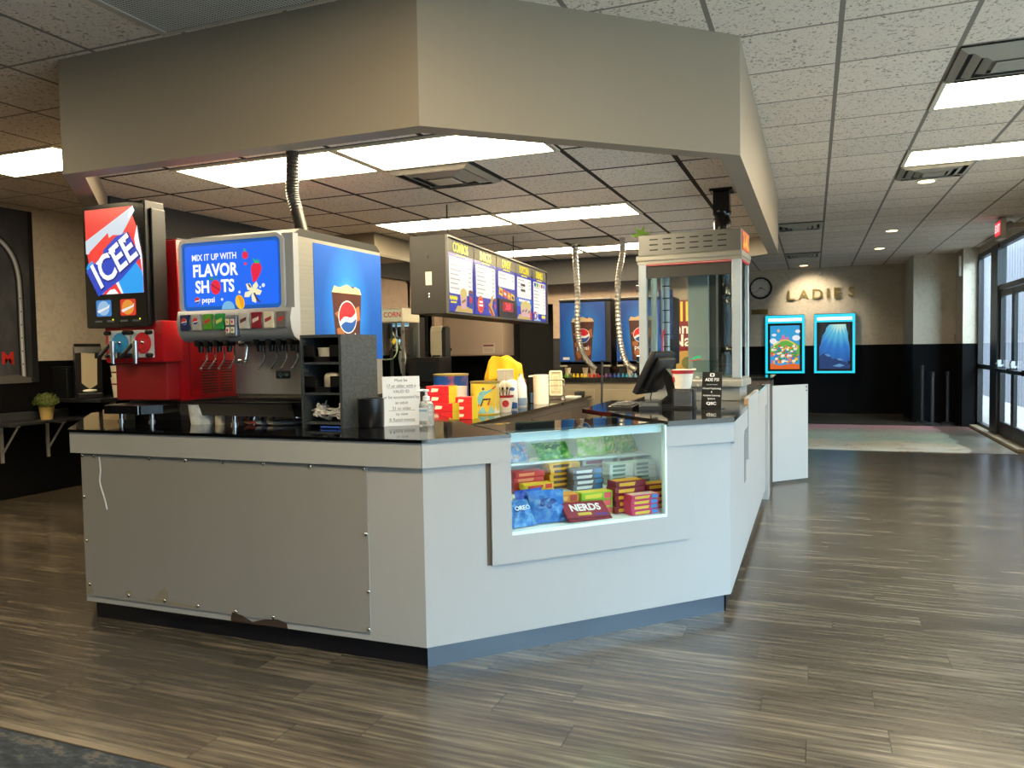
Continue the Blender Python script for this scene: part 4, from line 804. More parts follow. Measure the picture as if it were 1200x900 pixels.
for i, ti in enumerate(titles):
    u0 = i*PW; c = u0+PW/2
    ps = flat('menu_panel', [(u0+.012, .02), (u0+PW-.012, .02), (u0+PW-.012, .475), (u0+.012, .475)], BLU, t, .002)
    flat('title_band', [(u0+.012, .475), (u0+PW-.012, .475), (u0+PW-.012, .578), (u0+.012, .578)], mat('#4a4736', .5), ps, .002)
    text('title', ti, .105, YEL, ps, c, 0, .522, bold=.02, sx=.80 if len(ti) < 7 else .72)
    flat('title_underline', [(c-.12, .462), (c+.12, .462), (c+.10, .472), (c-.10, .472)], YEL, ps, .0005)
    zlow = {0: .16, 1: .17, 2: .30, 3: .24, 4: .10}[i]
    flat('price_list', rrect(u0+.05, u0+PW-.05, zlow, .445, .02), WH, ps, .0005)
    ln = []
    for r_ in range({0: 7, 1: 7, 2: 2, 3: 3, 4: 8}[i]):
        zz = .415-r_*.036
        ln += [[(u0+.075, zz), (u0+.075+.16+.09*((r_*7+i*3) % 5)/5, zz), (u0+.075+.16+.09*((r_*7+i*3) % 5)/5, zz+.008), (u0+.075, zz+.008)], [(u0+PW-.14, zz), (u0+PW-.08, zz), (u0+PW-.08, zz+.008), (u0+PW-.14, zz+.008)]]
    flat('illegible_lines', ln, GRY, ps, -.0008)
    POP = emat('#e8cf78', .9); CUPC = emat('#e8b8b4', .9)
    if i in (0, 3):
        cups = [(.30, .12)] if i == 0 else [(.18, .11), (.30, .125), (.42, .11)]
        flat('popcorn_pile', [[(u0+.16 if i == 0 else u0+.03, .022), (u0+PW-.06, .022), (u0+PW-.06, .055), (u0+.45, .07), (u0+.22 if i == 0 else u0+.1, .07)]], emat('#d9b860', .9), ps, -.0008)
        for du, hh in cups:
            flat('popcorn_cup', [(u0+du, .05), (u0+du+.12, .05), (u0+du+.14, .05+hh), (u0+du-.02, .05+hh)], CUPC, ps, -.002)
            flat('popcorn_heap', ell(u0+du+.06, .05+hh+.005, .075, .04, 16), POP, ps, -.0032)
            flat('cup_script', turned([(-.045, -.012), (.045, -.004), (.045, .014), (-.045, .008)], 10, (u0+du+.06, .05+hh*.5)), emat('#9c8a30', .8), ps, -.0032)
    if i == 0:
        flat('soda_cup', [(u0+.49, .06), (u0+.57, .06), (u0+.58, .19), (u0+.48, .19)], emat('#2a4b9c', .9), ps, -.002); flat('soda_cup_mark', ell(u0+.53, .13, .03, .03, 14), emat('#e03038', .9), ps, -.0032); flat('soda_foam', ell(u0+.53, .195, .05, .015, 14), emat('#8a4a28', .9), ps, -.0032)
        flat('logo_script', [squig(u0+.05, u0+.22, .12, .018), [(u0+.07, .085), (u0+.20, .088), (u0+.20, .10), (u0+.07, .097)]], YEL, ps, -.0008)
    if i == 1:
        q = flat('round_badge', ell(u0+.155, .105, .085, .075, 24), emat('#e0301e', 1), ps, -.0008); flat('badge_rim', ell(u0+.155, .105, .073, .063, 24), emat('#f6b02a', 1), q, -.002); flat('badge_core', ell(u0+.155, .105, .068, .058, 24), emat('#e0301e', 1), q, -.0032)
        flat('badge_bars', [[(u0+.11, .12), (u0+.20, .12), (u0+.20, .137), (u0+.11, .137)], [(u0+.105, .09), (u0+.205, .09), (u0+.205, .107), (u0+.105, .107)]], WH, q, -.0044)
        flat('hot_dog', [turned(ell(0, 0, .10, .035, 16), -35, (u0+.46, .065)), turned(ell(0, 0, .09, .03, 16), 60, (u0+.45, .12))], emat('#e0a838', .9), ps, -.0008); flat('sausage', turned(ell(0, 0, .11, .014, 16), -35, (u0+.455, .052)), emat('#b83a1e', .9), ps, -.002)
        flat('soda_cup', [(u0+.54, .06), (u0+.59, .06), (u0+.60, .16), (u0+.53, .16)], emat('#3a56a8', .9), ps, -.0008); flat('soda_cup_mark', ell(u0+.565, .11, .02, .025, 12), emat('#e03038', .9), ps, -.002); flat('soda_foam', ell(u0+.565, .165, .04, .018, 14), emat('#8a4a28', .9), ps, -.002)
    if i == 2:
        for k, cc_ in enumerate(('#f0d030', '#e03a28', '#e88a28', '#f2c81e')):
            flat('candy_pack', turned([(-.055, -.035), (.055, -.035), (.055, .035), (-.055, .035)], -8, (u0+.12+k*.13, .255-.012*k)), emat(cc_, .95), ps, -.0008); flat('candy_pack_label', turned([(-.035, -.015), (.035, -.015), (.035, .012), (-.035, .012)], -8, (u0+.12+k*.13, .255-.012*k)), emat(('#e05a28', '#f2e6d8', '#f6d048', '#4a2a18')[k], .9), ps, -.002)
        cl = MB().box(u0+.02, u0+PW-.02, -.012, .002, .018, .19).build('led_clock', BLK, ps); flat('led_field', [(u0+.13, .075), (u0+.48, .075), (u0+.48, .165), (u0+.13, .165)], emat('#a80018', 1), cl, -.0122)
        text('led_digits', '3:0', .085, emat('#ff3050', 1.6), cl, u0+.30, -.0136, .12, bold=.02, sx=1.6)
    if i == 3:
        flat('panel_accent', [(u0+.012, .15), (u0+PW-.012, .15), (u0+PW-.012, .235), (u0+.012, .235)], emat('#1f74d8', .9), ps, .0005)
        flat('script_squiggle', squig(u0+.10, u0+PW-.10, .205, .016), WH, ps, -.0008); flat('dark_label', [rrect(u0+.18, u0+.34, .36, .385, .005), rrect(u0+.18, u0+.34, .305, .33, .005)], mat('#1a1a1e', .4), ps, -.0008)
        flat('red_figure_cup', [(u0+.52, .03), (u0+.58, .03), (u0+.60, .10), (u0+.50, .10)], emat('#d8402a', .9), ps, -.002)
    if i == 4:
        for k, cc_ in enumerate(('#2a4fa8', '#79b83a', '#d8e0a0', '#c8323a', '#3a7fd0')): flat('drink_logo', [(u0+.08+k*.1, .395), (u0+.15+k*.1, .395), (u0+.15+k*.1, .435), (u0+.08+k*.1, .435)], emat(cc_, .9), ps, -.002)
        for k in range(2): flat('soda_cup', [(u0+.08+k*.1, .035), (u0+.14+k*.1, .035), (u0+.155+k*.1, .12), (u0+.065+k*.1, .12)], emat(('#c8323a', '#e8e4e4')[k], .9), ps, -.0008); flat('soda_cup_mark', ell(u0+.11+k*.1, .075, .022, .025, 12), emat(('#f0f0f0', '#2a4fa8')[k], .9), ps, -.002)
        flat('ice_pile', [(u0+.04, .022), (u0+.36, .022), (u0+.3, .04), (u0+.1, .04)], emat('#9cc4e0', .9), ps, -.002); flat('logo_script', squig(u0+.40, u0+.56, .065, .018), YEL, ps, -.0008)
for u_, hh in ((.42, .32), (2.35, .32)):
    ch = MB()
    ch.cyl((u_, .15, .60), (u_, .15, .905), .006, n=8); ch.tube(spline([(u_, .15, .64), (u_+.02, .15, .62), (u_+.02, .15, .60), (u_, .15, .598)], 4), .005, 6); ch.build('hanger', mat('#3c342e', .5, .5), t)
# ================================================================ candy in the display case (local frame of the display counter)
R45 = math.radians(45)
def C3(u, y, z): return (-1.69+.7071068*(u-y), 3.17+.7071068*(u+y), z)
def candy_box(name, label, u, y, z, w, d, h, c, group, mark=None, rz=0, open_top=None, stripe=None):
    """flat carton, w along the window, d deep, h high"""
    t = thing(name, label, 'candy box', C3(u, y, z), 45+rz, group)
    MB().box(0, w, 0, d, 0, h, .0015, 1).build('carton', mat(c, .35), t)
    if mark:
        flat('front_print', [(w*.12, h*.22), (w*.62, h*.22), (w*.66, h*.78), (w*.12, h*.74)], mat(mark, .4), t, 0, .0006)
    if stripe:
        flat('stripe', [(w*.72, h*.12), (w*.95, h*.12), (w*.95, h*.88), (w*.72, h*.88)], mat(stripe, .4), t, 0, .0006)
    if open_top:
        MB().box(w*.06, w*.94, d*.08, d*.92, h, h+.0006).build('top_print', mat(open_top, .4), t)
    return t
ORD = ['bottom', 'second', 'third', 'fourth', 'fifth', 'sixth']
def pile(name, what, u, y, z, w, d, h, c, n, jit=.006, **kw):
    for i in range(n):
        lab = ('%s, topmost of its pile' % what) if i == n-1 else ('%s, %s from the bottom of its pile' % (what, ORD[i]) if i else '%s, lowest of its pile' % what)
        q = dict(kw)
        if i < n-1: q.pop('open_top', None)
        candy_box(name, lab, u+random.uniform(-jit, jit), y+random.uniform(0, jit), z+i*(h+.0006), w, d, h, c, what+' pile', rz=random.uniform(-1.5, 1.5)+kw.get('rz', 0), **{a: b for a, b in q.items() if a != 'rz'})
MID, UP, LO = .7215, .8745, .603
pile('candy_box', 'red candy box on middle case shelf at left', .60, .30, MID, .175, .10, .0285, '#c9322a', 4, mark='#e88a5a')
pile('candy_box', 'yellow and red slim box on middle shelf before red pile', .625, .222, MID, .17, .07, .03, '#ecc22a', 2, mark='#d8482a', stripe='#d8342a')
pile('candy_box', 'golden yellow chocolate box on middle shelf', .815, .31, MID, .19, .09, .0285, '#e8a91f', 5, mark='#5a3418', stripe='#c8902a')
pile('candy_box', 'grey brown dough-bite box on middle shelf', .915, .232, MID, .185, .10, .0285, '#6b6468', 4, mark='#d8d4d2', stripe='#4a7fae')
pile('candy_box', 'cream mint box at back of middle shelf', 1.07, .40, MID, .20, .10, .034, '#dcd6c8', 4, mark='#a8506a')
pile('candy_box', 'white mint box on middle shelf, left tower', 1.165, .27, MID, .155, .09, .0235, '#d6ded4', 5, mark='#3f6b50', jit=.004)
pile('candy_box', 'white mint box on middle shelf, right tower', 1.335, .28, MID, .15, .09, .0235, '#d6ded4', 5, mark='#3f6b50', jit=.004)
pile('candy_box', 'cream mint box behind the right white tower', 1.295, .40, MID, .17, .10, .034, '#dcd6c8', 4, mark='#8a6a58')
pile('candy_box', 'dark red box at the right case wall', 1.305, .12, LO, .17, .09, .034, '#7d1626', 4, mark='#e8b02a', open_top='#e8a62a', jit=.004)
pile('candy_box', 'orange peanut-piece box on lower case floor', .70, .125, LO, .185, .08, .042, '#dd8a2a', 3, mark='#f0b45a', stripe='#b8402a', open_top='#e8a040')
pile('candy_box', 'lime and yellow sour candy box on case floor', .91, .125, LO, .19, .08, .041, '#9cc22c', 3, mark='#f0d63a', stripe='#e85a5a', open_top='#f2d430')
pile('candy_box', 'dark red and yellow caramel box on case floor', 1.10, .10, LO, .19, .09, .034, '#7d1626', 5, mark='#e8b02a', open_top='#e8a62a', jit=.008)
pile('candy_box', 'pink and blue candy box at the window corner', 1.145, .018, LO, .175, .075, .0265, '#d83a68', 4, mark='#f0c23a', stripe='#4a86c8', open_top='#e8c8b8', jit=.004)
# big flat red box lying tilted in front
for i in range(2):
    t = thing('theater_box', ('large flat red gummy box tilted against the window, upper', 'large flat red gummy box tilted against the window, lower')[1-i], 'candy box', C3(.775-.012*i, .028-.004*i+.0, LO+.002+.016*i), 45, 'large flat red boxes')
    M = Matrix.Rotation(math.radians(38), 4, 'X') @ Matrix.Rotation(math.radians(3), 4, 'Y')
    MB().box(0, .26, 0, .105, 0, .015, .002, 1, M).build('carton', mat('#8f1c2c', .3), t)
    if i == 1:
        q = text('lettering', 'NERDS', .062, mat('#f0ece8', .4), t, .13, 0, 0, bold=.03, sx=.95); q.data.transform(M @ Matrix.Translation((0, .062, .0155)) @ Matrix.Rotation(math.radians(-90), 4, 'X'))
        MB().box(.07, .15, .012, .03, .015, .0156, 0, 1, M).build('yellow_band', mat('#d8b83a', .4), t); MB().box(.17, .25, .008, .02, .015, .0156, 0, 1, M).build('violet_band', mat('#5a3a8a', .4), t)
def candy_bag(label, u, y, z, w, h, c1, c2, lean, rz=0, group=None, mark=None, fat=.03, marktext=None):
    """pillow pouch: crimped ends, puffed middle"""
    t = thing('candy_bag', label, 'candy bag', C3(u, y, z), 45+rz, group)
    b = bmesh.new(); nu, nv = 12, 10; V = {}
    for s_ in (1, -1):
        for i in range(nu+1):
            for j in range(nv+1):
                a, c_ = i/nu, j/nv
                pf = fat*(max(0, math.sin(math.pi*a))**.6)*(max(0, math.sin(math.pi*min(1, max(0, (c_-.08)/.84))))**.55)
                pf += .010*math.sin(a*15+c_*8)*math.sin(c_*23-a*5) if 0 < i < nu and 0 < j < nv else 0
                ed = (i in (0, nu) or j in (0, nv))
                if ed and s_ == -1: V[s_, i, j] = V[1, i, j]; continue
                V[s_, i, j] = b.verts.new((w*(a-.5)*(1-.06*math.sin(math.pi*c_)), -s_*pf, h*c_))
        for i in range(nu):
            for j in range(nv):
                q = [V[s_, i, j], V[s_, i+1, j], V[s_, i+1, j+1], V[s_, i, j+1]]
                try: b.faces.new(q)
                except Exception: pass
    bmesh.ops.recalc_face_normals(b, faces=b.faces); mb = MB(); mb.bm.free(); mb.bm = b
    M = Matrix.Translation((0, 0, .004)) @ Matrix.Rotation(math.radians(lean), 4, 'X')
    g = m_noise2('bag_print', c1, c2, 26, .3, .56)
    mb.build('pouch', g, t, True, M)
    if mark:
        f = MB().ball((0, -fat*.86, h*.56), 1, (w*.24, .006, h*.17), 14, M); f.build('print_patch', mat(mark, .35), t, True)
    if marktext:
        q = text('lettering', marktext, h*.22, mat('#f2f4f8', .4), t, 0, -fat-.007, h*.56, bold=.02); q.data.transform(M)
    return t
candy_bag('bright blue cookie bag lying at the lower left window corner', .54, .05, LO, .15, .15, '#2f76c4', '#7fb4dc', -38, 8, 'blue cookie bags', '#1f57a8', .034, 'OREO')
candy_bag('bright blue cookie bag leaning upright beside the flat red box', .69, .075, LO, .20, .17, '#2a6cc0', '#5d94cc', -22, -6, 'blue cookie bags', '#17468f', .036)
candy_bag('deep blue crumpled bag behind the two cookie bags', .63, .15, LO, .18, .165, '#1f3fa0', '#3f64c0', -14, 12, 'blue cookie bags', None, .022)
candy_bag('pale blue and white tall pouch at the left case wall', .49, .13, LO, .08, .265, '#7fb8dc', '#e0e6ea', -6, 60, 'tall pouches', None, .02)
candy_bag('blue and red gummy bag on top case shelf at left', .62, .40, UP, .22, .14, '#4a8ac8', '#d8b8b0', -48, 0, 'top shelf gummy bags', None, .022)
candy_bag('pink and blue gummy bag behind the left top shelf bag', .66, .46, UP, .20, .13, '#d8a8b0', '#5a9ac8', -30, 0, 'top shelf gummy bags', None, .018)
candy_bag('green gummy bag lying on top case shelf', .90, .40, UP, .22, .13, '#2f8a3a', '#a8c860', -50, 0, 'top shelf gummy bags', '#1f5a2a', .024)
candy_bag('light green fruit candy bag standing on top case shelf', 1.14, .42, UP, .19, .145, '#9cc45a', '#e0d6b0', -12, 0, 'top shelf fruit bags', None, .02)
candy_bag('bright green fruit candy bag, second from right on top shelf', 1.265, .45, UP, .10, .135, '#6fb02a', '#d8c45a', -10, -8, 'top shelf fruit bags', None, .02)

candy_bag('bright green fruit candy bag at the right end of top shelf', 1.40, .44, UP, .14, .12, '#5f9a2a', '#c8b85a', -30, 6, 'top shelf fruit bags', None, .022)
# ================================================================ inner counter clutter
ZI = .951
def carton(name, label, cat, x, y, z, w, d, h, rz, c, end=None, group=None, mark=None):
    t = thing(name, label, cat, (x, y, z), rz, group)
    MB().box(0, w, 0, d, 0, h, .002, 1).build('carton', mat(c, .4), t)
    if end: MB().box(w, w+.0012, .0, d, 0, h).build('end_panel', mat(end, .4), t)
    if mark: flat('print', [(w*.2, h*.3), (w*.5, h*.35), (w*.55, h*.7), (w*.25, h*.75)], mat(mark, .4), t, 0, .0008)
    return t
lv = ['lowest', 'second', 'third', 'topmost']
for i in range(4):
    carton('candy_carton', 'red and yellow carton in the taller stack on inner counter, %s' % lv[i], 'carton', -2.80+(.03 if i < 2 else 0), 5.34, ZI+i*.067, .19, .16, .065, 2, '#c2202a', '#d6c72a', 'red and yellow cartons', '#f0dcc8')
for i in range(3):
    carton('candy_carton', 'red and yellow carton in the shorter stack beside popcorn tin, %s' % ('lowest', 'middle', 'topmost')[i], 'carton', -2.625, 5.47, ZI+i*.058, .15, .12, .057, 3, '#c9232c', '#d6c72a', 'red and yellow cartons', '#f0dcc8')
for i in range(3):
    carton('snack_carton', 'red snack carton behind the notice on inner counter, %s' % ('lowest', 'middle', 'topmost')[i], 'carton', -3.02, 5.15, ZI+i*.08, .20, .14, .078, 10, '#c8262c', '#b01c24', 'red snack cartons behind notice', '#f0c23a')
for i, (x, y, z, r) in enumerate(((-2.90, 5.68, ZI, .055), (-2.72, 5.80, ZI, .052), (-2.88, 5.24, ZI+.242, .05), (-2.98, 5.22, ZI+.30, .048))):
    t = thing('paper_cup', ('white paper cup behind the taller red carton stack', 'white paper cup between carton stacks and printed cup', 'white paper cup on the snack cartons', 'white paper cup peeking over the notice top')[i], 'cup', (x, y, z if i < 2 else (ZI+.241)))
    MB().lathe([(r*.78, 0), (r, .10 if i > 1 else .24), (r*1.04, (.10 if i > 1 else .24)+.003), (r*.95, (.10 if i > 1 else .24)+.003), (r*.74, .005)], n=22).build('cup', mat('#efe9dd', .5), t, True)
t = thing('popcorn_tin', 'wide blue and orange printed tin behind the cartons', 'tin', (-2.93, 6.05, ZI))
MB().lathe([(.15, 0), (.15, .33), (.153, .335), (.145, .335), (.145, .01)], n=36).build('body', m_noise2('blue_tin_print', '#1f4fa0', '#d86a3a', 9, .35, .60), t, True); MB().lathe([(.151, .322), (.154, .326), (.154, .338), (.148, .338)], n=36).build('rim', mat('#c8b878', .3, .8), t, True)
t = thing('drink_cup', 'dark blue cola cup with white lid beside the yellow tin', 'cup', (-2.66, 6.05, ZI))
MB().lathe([(.045, 0), (.058, .22), (.060, .222), (.05, .222)], n=24).build('cup', mat('#1c2c62', .4), t, True); MB().lathe([(.060, .195), (.064, .20), (.064, .235), (.05, .24)], n=24).build('lid', mat('#e8e4dc', .4), t, True)
Mg = Matrix.Rotation(math.radians(24), 4, 'Z') @ Matrix.Rotation(math.radians(-4), 4, 'X')
g0 = globe(t, 0, .13, .036, -.0555)
for q in [g0]+[c for c in bpy.data.objects if c.parent == g0]: q.data.transform(Mg)
t = thing('yellow_popcorn_tin', 'yellow popcorn tin with leaping figure print on inner counter', 'tin', (-2.585, 5.99, ZI))
MB().lathe([(.118, 0), (.121, .01), (.121, .265), (.115, .27), (.115, .01)], n=40).build('body', mat('#d9bf3f', .35), t, True); MB().lathe([(.120, .258), (.125, .262), (.125, .276), (.116, .276)], n=40).build('rim', mat('#b8a45a', .3, .85), t, True)
def wrap(nm, shp, c, t, r, a0):
    """flat print wrapped round a can of radius r; x of the outline is arc length"""
    b = MB(); shapes = shp if isinstance(shp[0], list) else [shp]
    for q in shapes: b.face(q, 0, .0008)
    bmesh.ops.subdivide_edges(b.bm, edges=[e for e in b.bm.edges if e.calc_length() > .02], cuts=3)
    bmesh.ops.triangulate(b.bm, faces=b.bm.faces)
    for v in b.bm.verts:
        a = a0+v.co.x/r; rr = r+.0008-v.co.y*1.0; z = v.co.z; v.co = Vector((rr*math.sin(a), -rr*math.cos(a), z))
    return b.build(nm, mat(c, .4), t)
a0 = math.radians(22)
wrap('pale_side_print', [(.085, .01), (.19, .01), (.19, .255), (.125, .255)], '#c9d6dc', t, .1212, a0)
wrap('figure_body', [[(-.065, .10), (-.03, .075), (-.02, .12), (0, .165), (.03, .18), (.07, .205), (.065, .215), (.02, .20), (-.02, .20), (-.045, .185), (-.06, .15)]], '#6fb0b4', t, .122, a0)
wrap('figure_limbs', [[(.065, .205), (.10, .228), (.105, .24), (.09, .235), (.06, .215)], [(-.06, .06), (-.045, .085), (-.055, .09)], [(.02, .085), (.04, .125), (.05, .13), (.03, .08)]], '#b8262c', t, .122, a0)
wrap('figure_legs', [[(-.02, .12), (.05, .127), (.05, .136), (-.015, .135)], [(-.04, .07), (-.02, .12), (-.01, .12), (-.028, .075)]], '#26262c', t, .1228, a0)
wrap('figure_head', ell(-.012, .216, .012, .012, 14), '#4a5a7a', t, .122, a0)
wrap('peaks', [[(-.06, .012), (-.018, .075), (.02, .012)], [(.02, .012), (.055, .08), (.085, .012)]], '#7ab6b8', t, .1218, a0)
t = thing('utensil_tub', 'white paper tub with red rim holding dark utensils and napkins', 'paper tub', (-2.50, 6.21, ZI))
MB().lathe([(.058, 0), (.083, .145), (.086, .147), (.080, .147), (.055, .005)], n=28).build('tub', mat('#e9e4da', .5), t, True); MB().lathe([(.0805, .125), (.0845, .147), (.087, .147), (.083, .125)], n=28).build('red_rim', mat('#9e1f2e', .45), t, True)
wrap('red_roundel', ell(0.01, .075, .03, .03, 20), '#b3202e', t, .078, math.radians(24))
ut = MB()
for i in range(9):
    a = i*.7; ut.cyl((.03*math.cos(a), .03*math.sin(a), .05), (.055*math.cos(a), .055*math.sin(a), .20), .004, n=6).ball((.056*math.cos(a), .056*math.sin(a), .205), .011, (1, .5, 1.3), 8)
ut.build('utensils', mat('#2a2b2d', .4), t, True)
nk = MB()
for i in range(6): nk.ball((-.02+.012*i, .01*math.sin(i*2), .21+.012*(i % 3)), .035, (1, .8, 1.1), 10)
nk.build('crumpled_napkin', mat('#e6dcc8', .7), t, True)
t = thing('wipes_canister', 'white wipes canister with blue print beside utensil tub', 'canister', (-2.52, 6.46, ZI))
MB().lathe([(.046, 0), (.048, .005), (.048, .24), (.044, .25), (.03, .265)], n=26).build('body', mat('#e6e9ee', .4), t, True); wrap('blue_band', [(-.05, .01), (.05, .01), (.05, .06), (-.02, .075), (-.05, .05)], '#244f9c', t, .0482, math.radians(22)); wrap('blue_badge', ell(0, .185, .022, .016, 16), '#3a6cb4', t, .0482, math.radians(22))
t = thing('spray_jug', 'pale translucent jug with blue base behind wipes canister', 'jug', (-2.56, 6.78, ZI))
MB().lathe([(.055, .0), (.058, .02), (.058, .19), (.03, .26), (.018, .28), (.018, .31)], n=24).build('body', mat('#dfe2e6', .35), t, True); MB().lathe([(.059, .012), (.0595, .05), (.0595, .075), (.059, .085)], n=24).build('label', mat('#7f96b8', .4), t, True)
t = thing('foam_box', 'white upright carton standing behind the utensil tub', 'carton', (-2.66, 6.45, ZI), 20)
MB().box(0, .145, 0, .10, 0, .36, .003).build('carton', m_noise2('ribbed_board', '#d8d0bf', '#c2b9a6', 30, .7, .5, (30, 30, .3)), t)
# yellow cloth over a dispenser
t = thing('draped_machine', 'dark appliance on inner counter covered by a yellow cloth', 'appliance', (-2.96, 7.0, ZI), 10)
MB().face([(0, 0), (.26, 0), (.26, .33), (.15, .44), (.02, .455), (0, .44)], .25, .25).build('body', mat('#232325', .5), t); MB().box(-.05, 0, .05, .2, 0, .30, .01).build('side_tank', mat('#a89f92', .5), t)
b = bmesh.new(); G = {}
nx, ny = 26, 26
for i in range(nx+1):
    for j in range(ny+1):
        a, c_ = i/nx*2-1, j/ny*2-1
        x_, y_ = a*.25, c_*.27
        dx_, dy_ = max(0, abs(x_)-.125), max(0, abs(y_)-.125)
        drop = dx_+dy_*.9
        X_ = math.copysign(min(abs(x_), .125)+dx_*.22+.022*math.sin(y_*44)*min(1, dx_*9), x_); Y_ = math.copysign(min(abs(y_), .125)+dy_*.22+.022*math.sin(x_*42)*min(1, dy_*9), y_)
        z_ = .470-drop*1.45-.20*max(0, a)**1.3-.05*max(0, -a)**2-.03*c_*c_+.009*math.sin(a*9+c_*5)+.007*math.sin(c_*11-a*6)
        G[i, j] = b.verts.new((.13+X_*1.12, .125+Y_*1.12, z_))
for i in range(nx):
    for j in range(ny): b.faces.new((G[i, j], G[i+1, j], G[i+1, j+1], G[i, j+1]))
mb = MB(); mb.bm.free(); mb.bm = b
o = mb.build('yellow_cloth', mat('#e2b311', .75), None, True); o.matrix_world = Matrix.Translation((-2.96, 7.0, ZI)) @ Matrix.Rotation(math.radians(10), 4, 'Z'); o.modifiers.new('thickness', 'SOLIDIFY').thickness = .004
tag(o, 'bright yellow cloth draped over the appliance on inner counter', 'cloth')
t = thing('glass_bin', 'clear bin with blue contents beside the white paper roll', 'bin', (-2.62, 7.18, ZI), 10)
MB().box(0, .12, 0, .14, 0, .27, .004).build('bin', GLASS, t); MB().box(.01, .11, .01, .13, .006, .10).build('contents', mat('#5f83b8', .5), t); MB().box(-.004, .124, -.004, .144, .262, .275).build('rim', mat('#d6dce2', .4), t)
t = thing('paper_roll', 'tall white paper towel roll standing on inner counter', 'paper roll', (-2.49, 7.16, ZI))
MB().lathe([(.02, 0), (.075, 0), (.075, .285), (.02, .285), (.02, .2)], n=30).build('roll', mat('#ece7da', .8), t, True)
t = thing('wire_rack', 'wire stand holding a cream tray at the end of inner counter', 'rack', (-2.62, 7.75, ZI), 20)
wr = MB()
for z_ in (.0, .14, .20): wr.tube([(-.10, 0, z_+.006), (.18, 0, z_+.006), (.18, .16, z_+.006), (-.10, .16, z_+.006), (-.10, 0, z_+.006)], .004, 6)
for x_ in (-.10, .18): wr.tube([(x_, 0, .004), (x_, 0, .21)], .004, 6); wr.tube([(x_, .16, .004), (x_, .16, .21)], .004, 6)
wr.build('wire_frame', CHROME, t)
Mw = Matrix.Rotation(math.radians(-12), 4, 'X')
ring(.02, .16, .05, .32, .02, .018, .07, .03).build('tray_rim', mat('#e8dfc4', .4), t, False, Mw); MB().face(rrect(.035, .145, .065, .305, .015), .07, .01, Mw).build('tray_base', mat('#cfc09a', .45), t); ring(.055, .125, .10, .27, .01, .006, .055, .006).build('tray_ridge', mat('#efe7d0', .4), t, False, Mw)
pl = MB()
for i in range(5): pl.box(-2.56, -2.40, 8.05, 8.27, ZI+.002*i, ZI+.002*i+.0015, M=None)
tag(pl.build('paper_sheets', mat('#e9e6dc', .7), None), 'loose white papers at the far end of inner counter', 'papers', None, 'stuff')
tag(MB().box(-2.50, -2.42, 8.32, 8.48, ZI, ZI+.05, .01).build('stapler', SATIN, None), 'small black object by the papers at inner counter end', 'stapler')
tag(MB().cyl((-2.12, 8.0, 0), (-2.12, 8.12, 1.36), .012, n=10).build('broom_handle', mat('#26262a', .5), None), 'thin dark pole leaning before the rear counter', 'pole')
# rubber ducks
dc = ['#4f9a2a', '#6fae2a', '#3f8a34', '#e8c51f', '#f0cf2a', '#e8b81e', '#f0d23a', '#e0552a', '#d83a2a', '#c8302c', '#e06a8a', '#8a4a9a', '#4a3f8a', '#3a5aa8', '#3a86c8', '#2f9ac0', '#4ab0c4', '#5aa0c8', '#86b8d0']
dn = ['leaf green', 'lime green', 'forest green', 'golden', 'yellow', 'amber yellow', 'lemon yellow', 'orange', 'scarlet', 'deep red', 'pink', 'purple', 'indigo', 'royal blue', 'sky blue', 'teal blue', 'turquoise', 'steel blue', 'pale blue']
first = None
for i, c in enumerate(dc):
    x = -2.71+i*.048; lab = '%s rubber duck in the rainbow row on the rear counter' % dn[i]
    t = thing('rubber_duck', lab, 'toy duck', (x, 8.53+.012*(i % 2), 1.1505), 0, 'rubber ducks on the rear counter')
    m = mat(c, .35)
    MB().ball((0, 0, .014), .019, (1.05, 1.25, .75), 12).ball((0, .022, .022), .008, (.8, 1.2, .9), 8).build('body', m, t, True)
    MB().ball((0, -.010, .036), .0125, (1, 1, 1), 10).build('head', m, t, True); MB().ball((0, -.023, .034), .006, (1, 1.1, .5), 8).build('beak', mat('#e8862a', .4), t, True)
for i, x in enumerate((-2.66, -2.45, -2.36, -1.93)):
    t = thing('paper_cup', ('cream cup under the left blue dispenser, leftmost', 'cream cup under the left blue dispenser, middle', 'cream cup under the left blue dispenser near the hose', 'cream cup under the half hidden blue dispenser')[i], 'cup', (x, 8.64, 1.1505))
    MB().lathe([(.032, 0), (.044, .11), (.046, .112), (.040, .112), (.03, .004)], n=20).build('cup', mat('#e8d2b4', .5), t, True)
# ================================================================ concession interior, left and back
t = thing('popcorn_machine', 'glass popcorn machine with cream POP CORN sign behind the soda fountain', 'popcorn machine', (-4.88, 8.0, 1.111), 0)
MB().box(0, .40, 0, .40, 0, .06).build('base', mat('#8a8a88', .35, .7), t)
sg = MB().box(-.02, .405, -.02, .40, .72, .885, .006).build('sign_box', mat('#b9b4a0', .45), t); MB().box(.01, .375, -.024, -.019, .745, .865).build('sign_face', emat('#e8dfae', .55), sg)
text('lettering', 'POP CORN', .085, mat('#b8242c', .5), sg, .185, -.0255, .805, bold=.02, sx=.95)
for x_, y_ in ((.0, .0), (.37, .0), (.0, .37), (.37, .37)): MB().box(x_, x_+.03, y_, y_+.03, .06, .72).build('post', mat('#8c8f92', .3, .8), t)
MB().box(.03, .37, .004, .008, .06, .72).build('front_pane', GLASS, t); MB().box(.385, .389, .03, .37, .06, .72).build('side_pane', GLASS, t)
MB().lathe([(.07, .38), (.09, .42), (.09, .52), (.06, .55)], (.19, .2, 0), 20).cyl((.19, .2, .55), (.19, .2, .72), .015).build('kettle', CHROME, t, True)
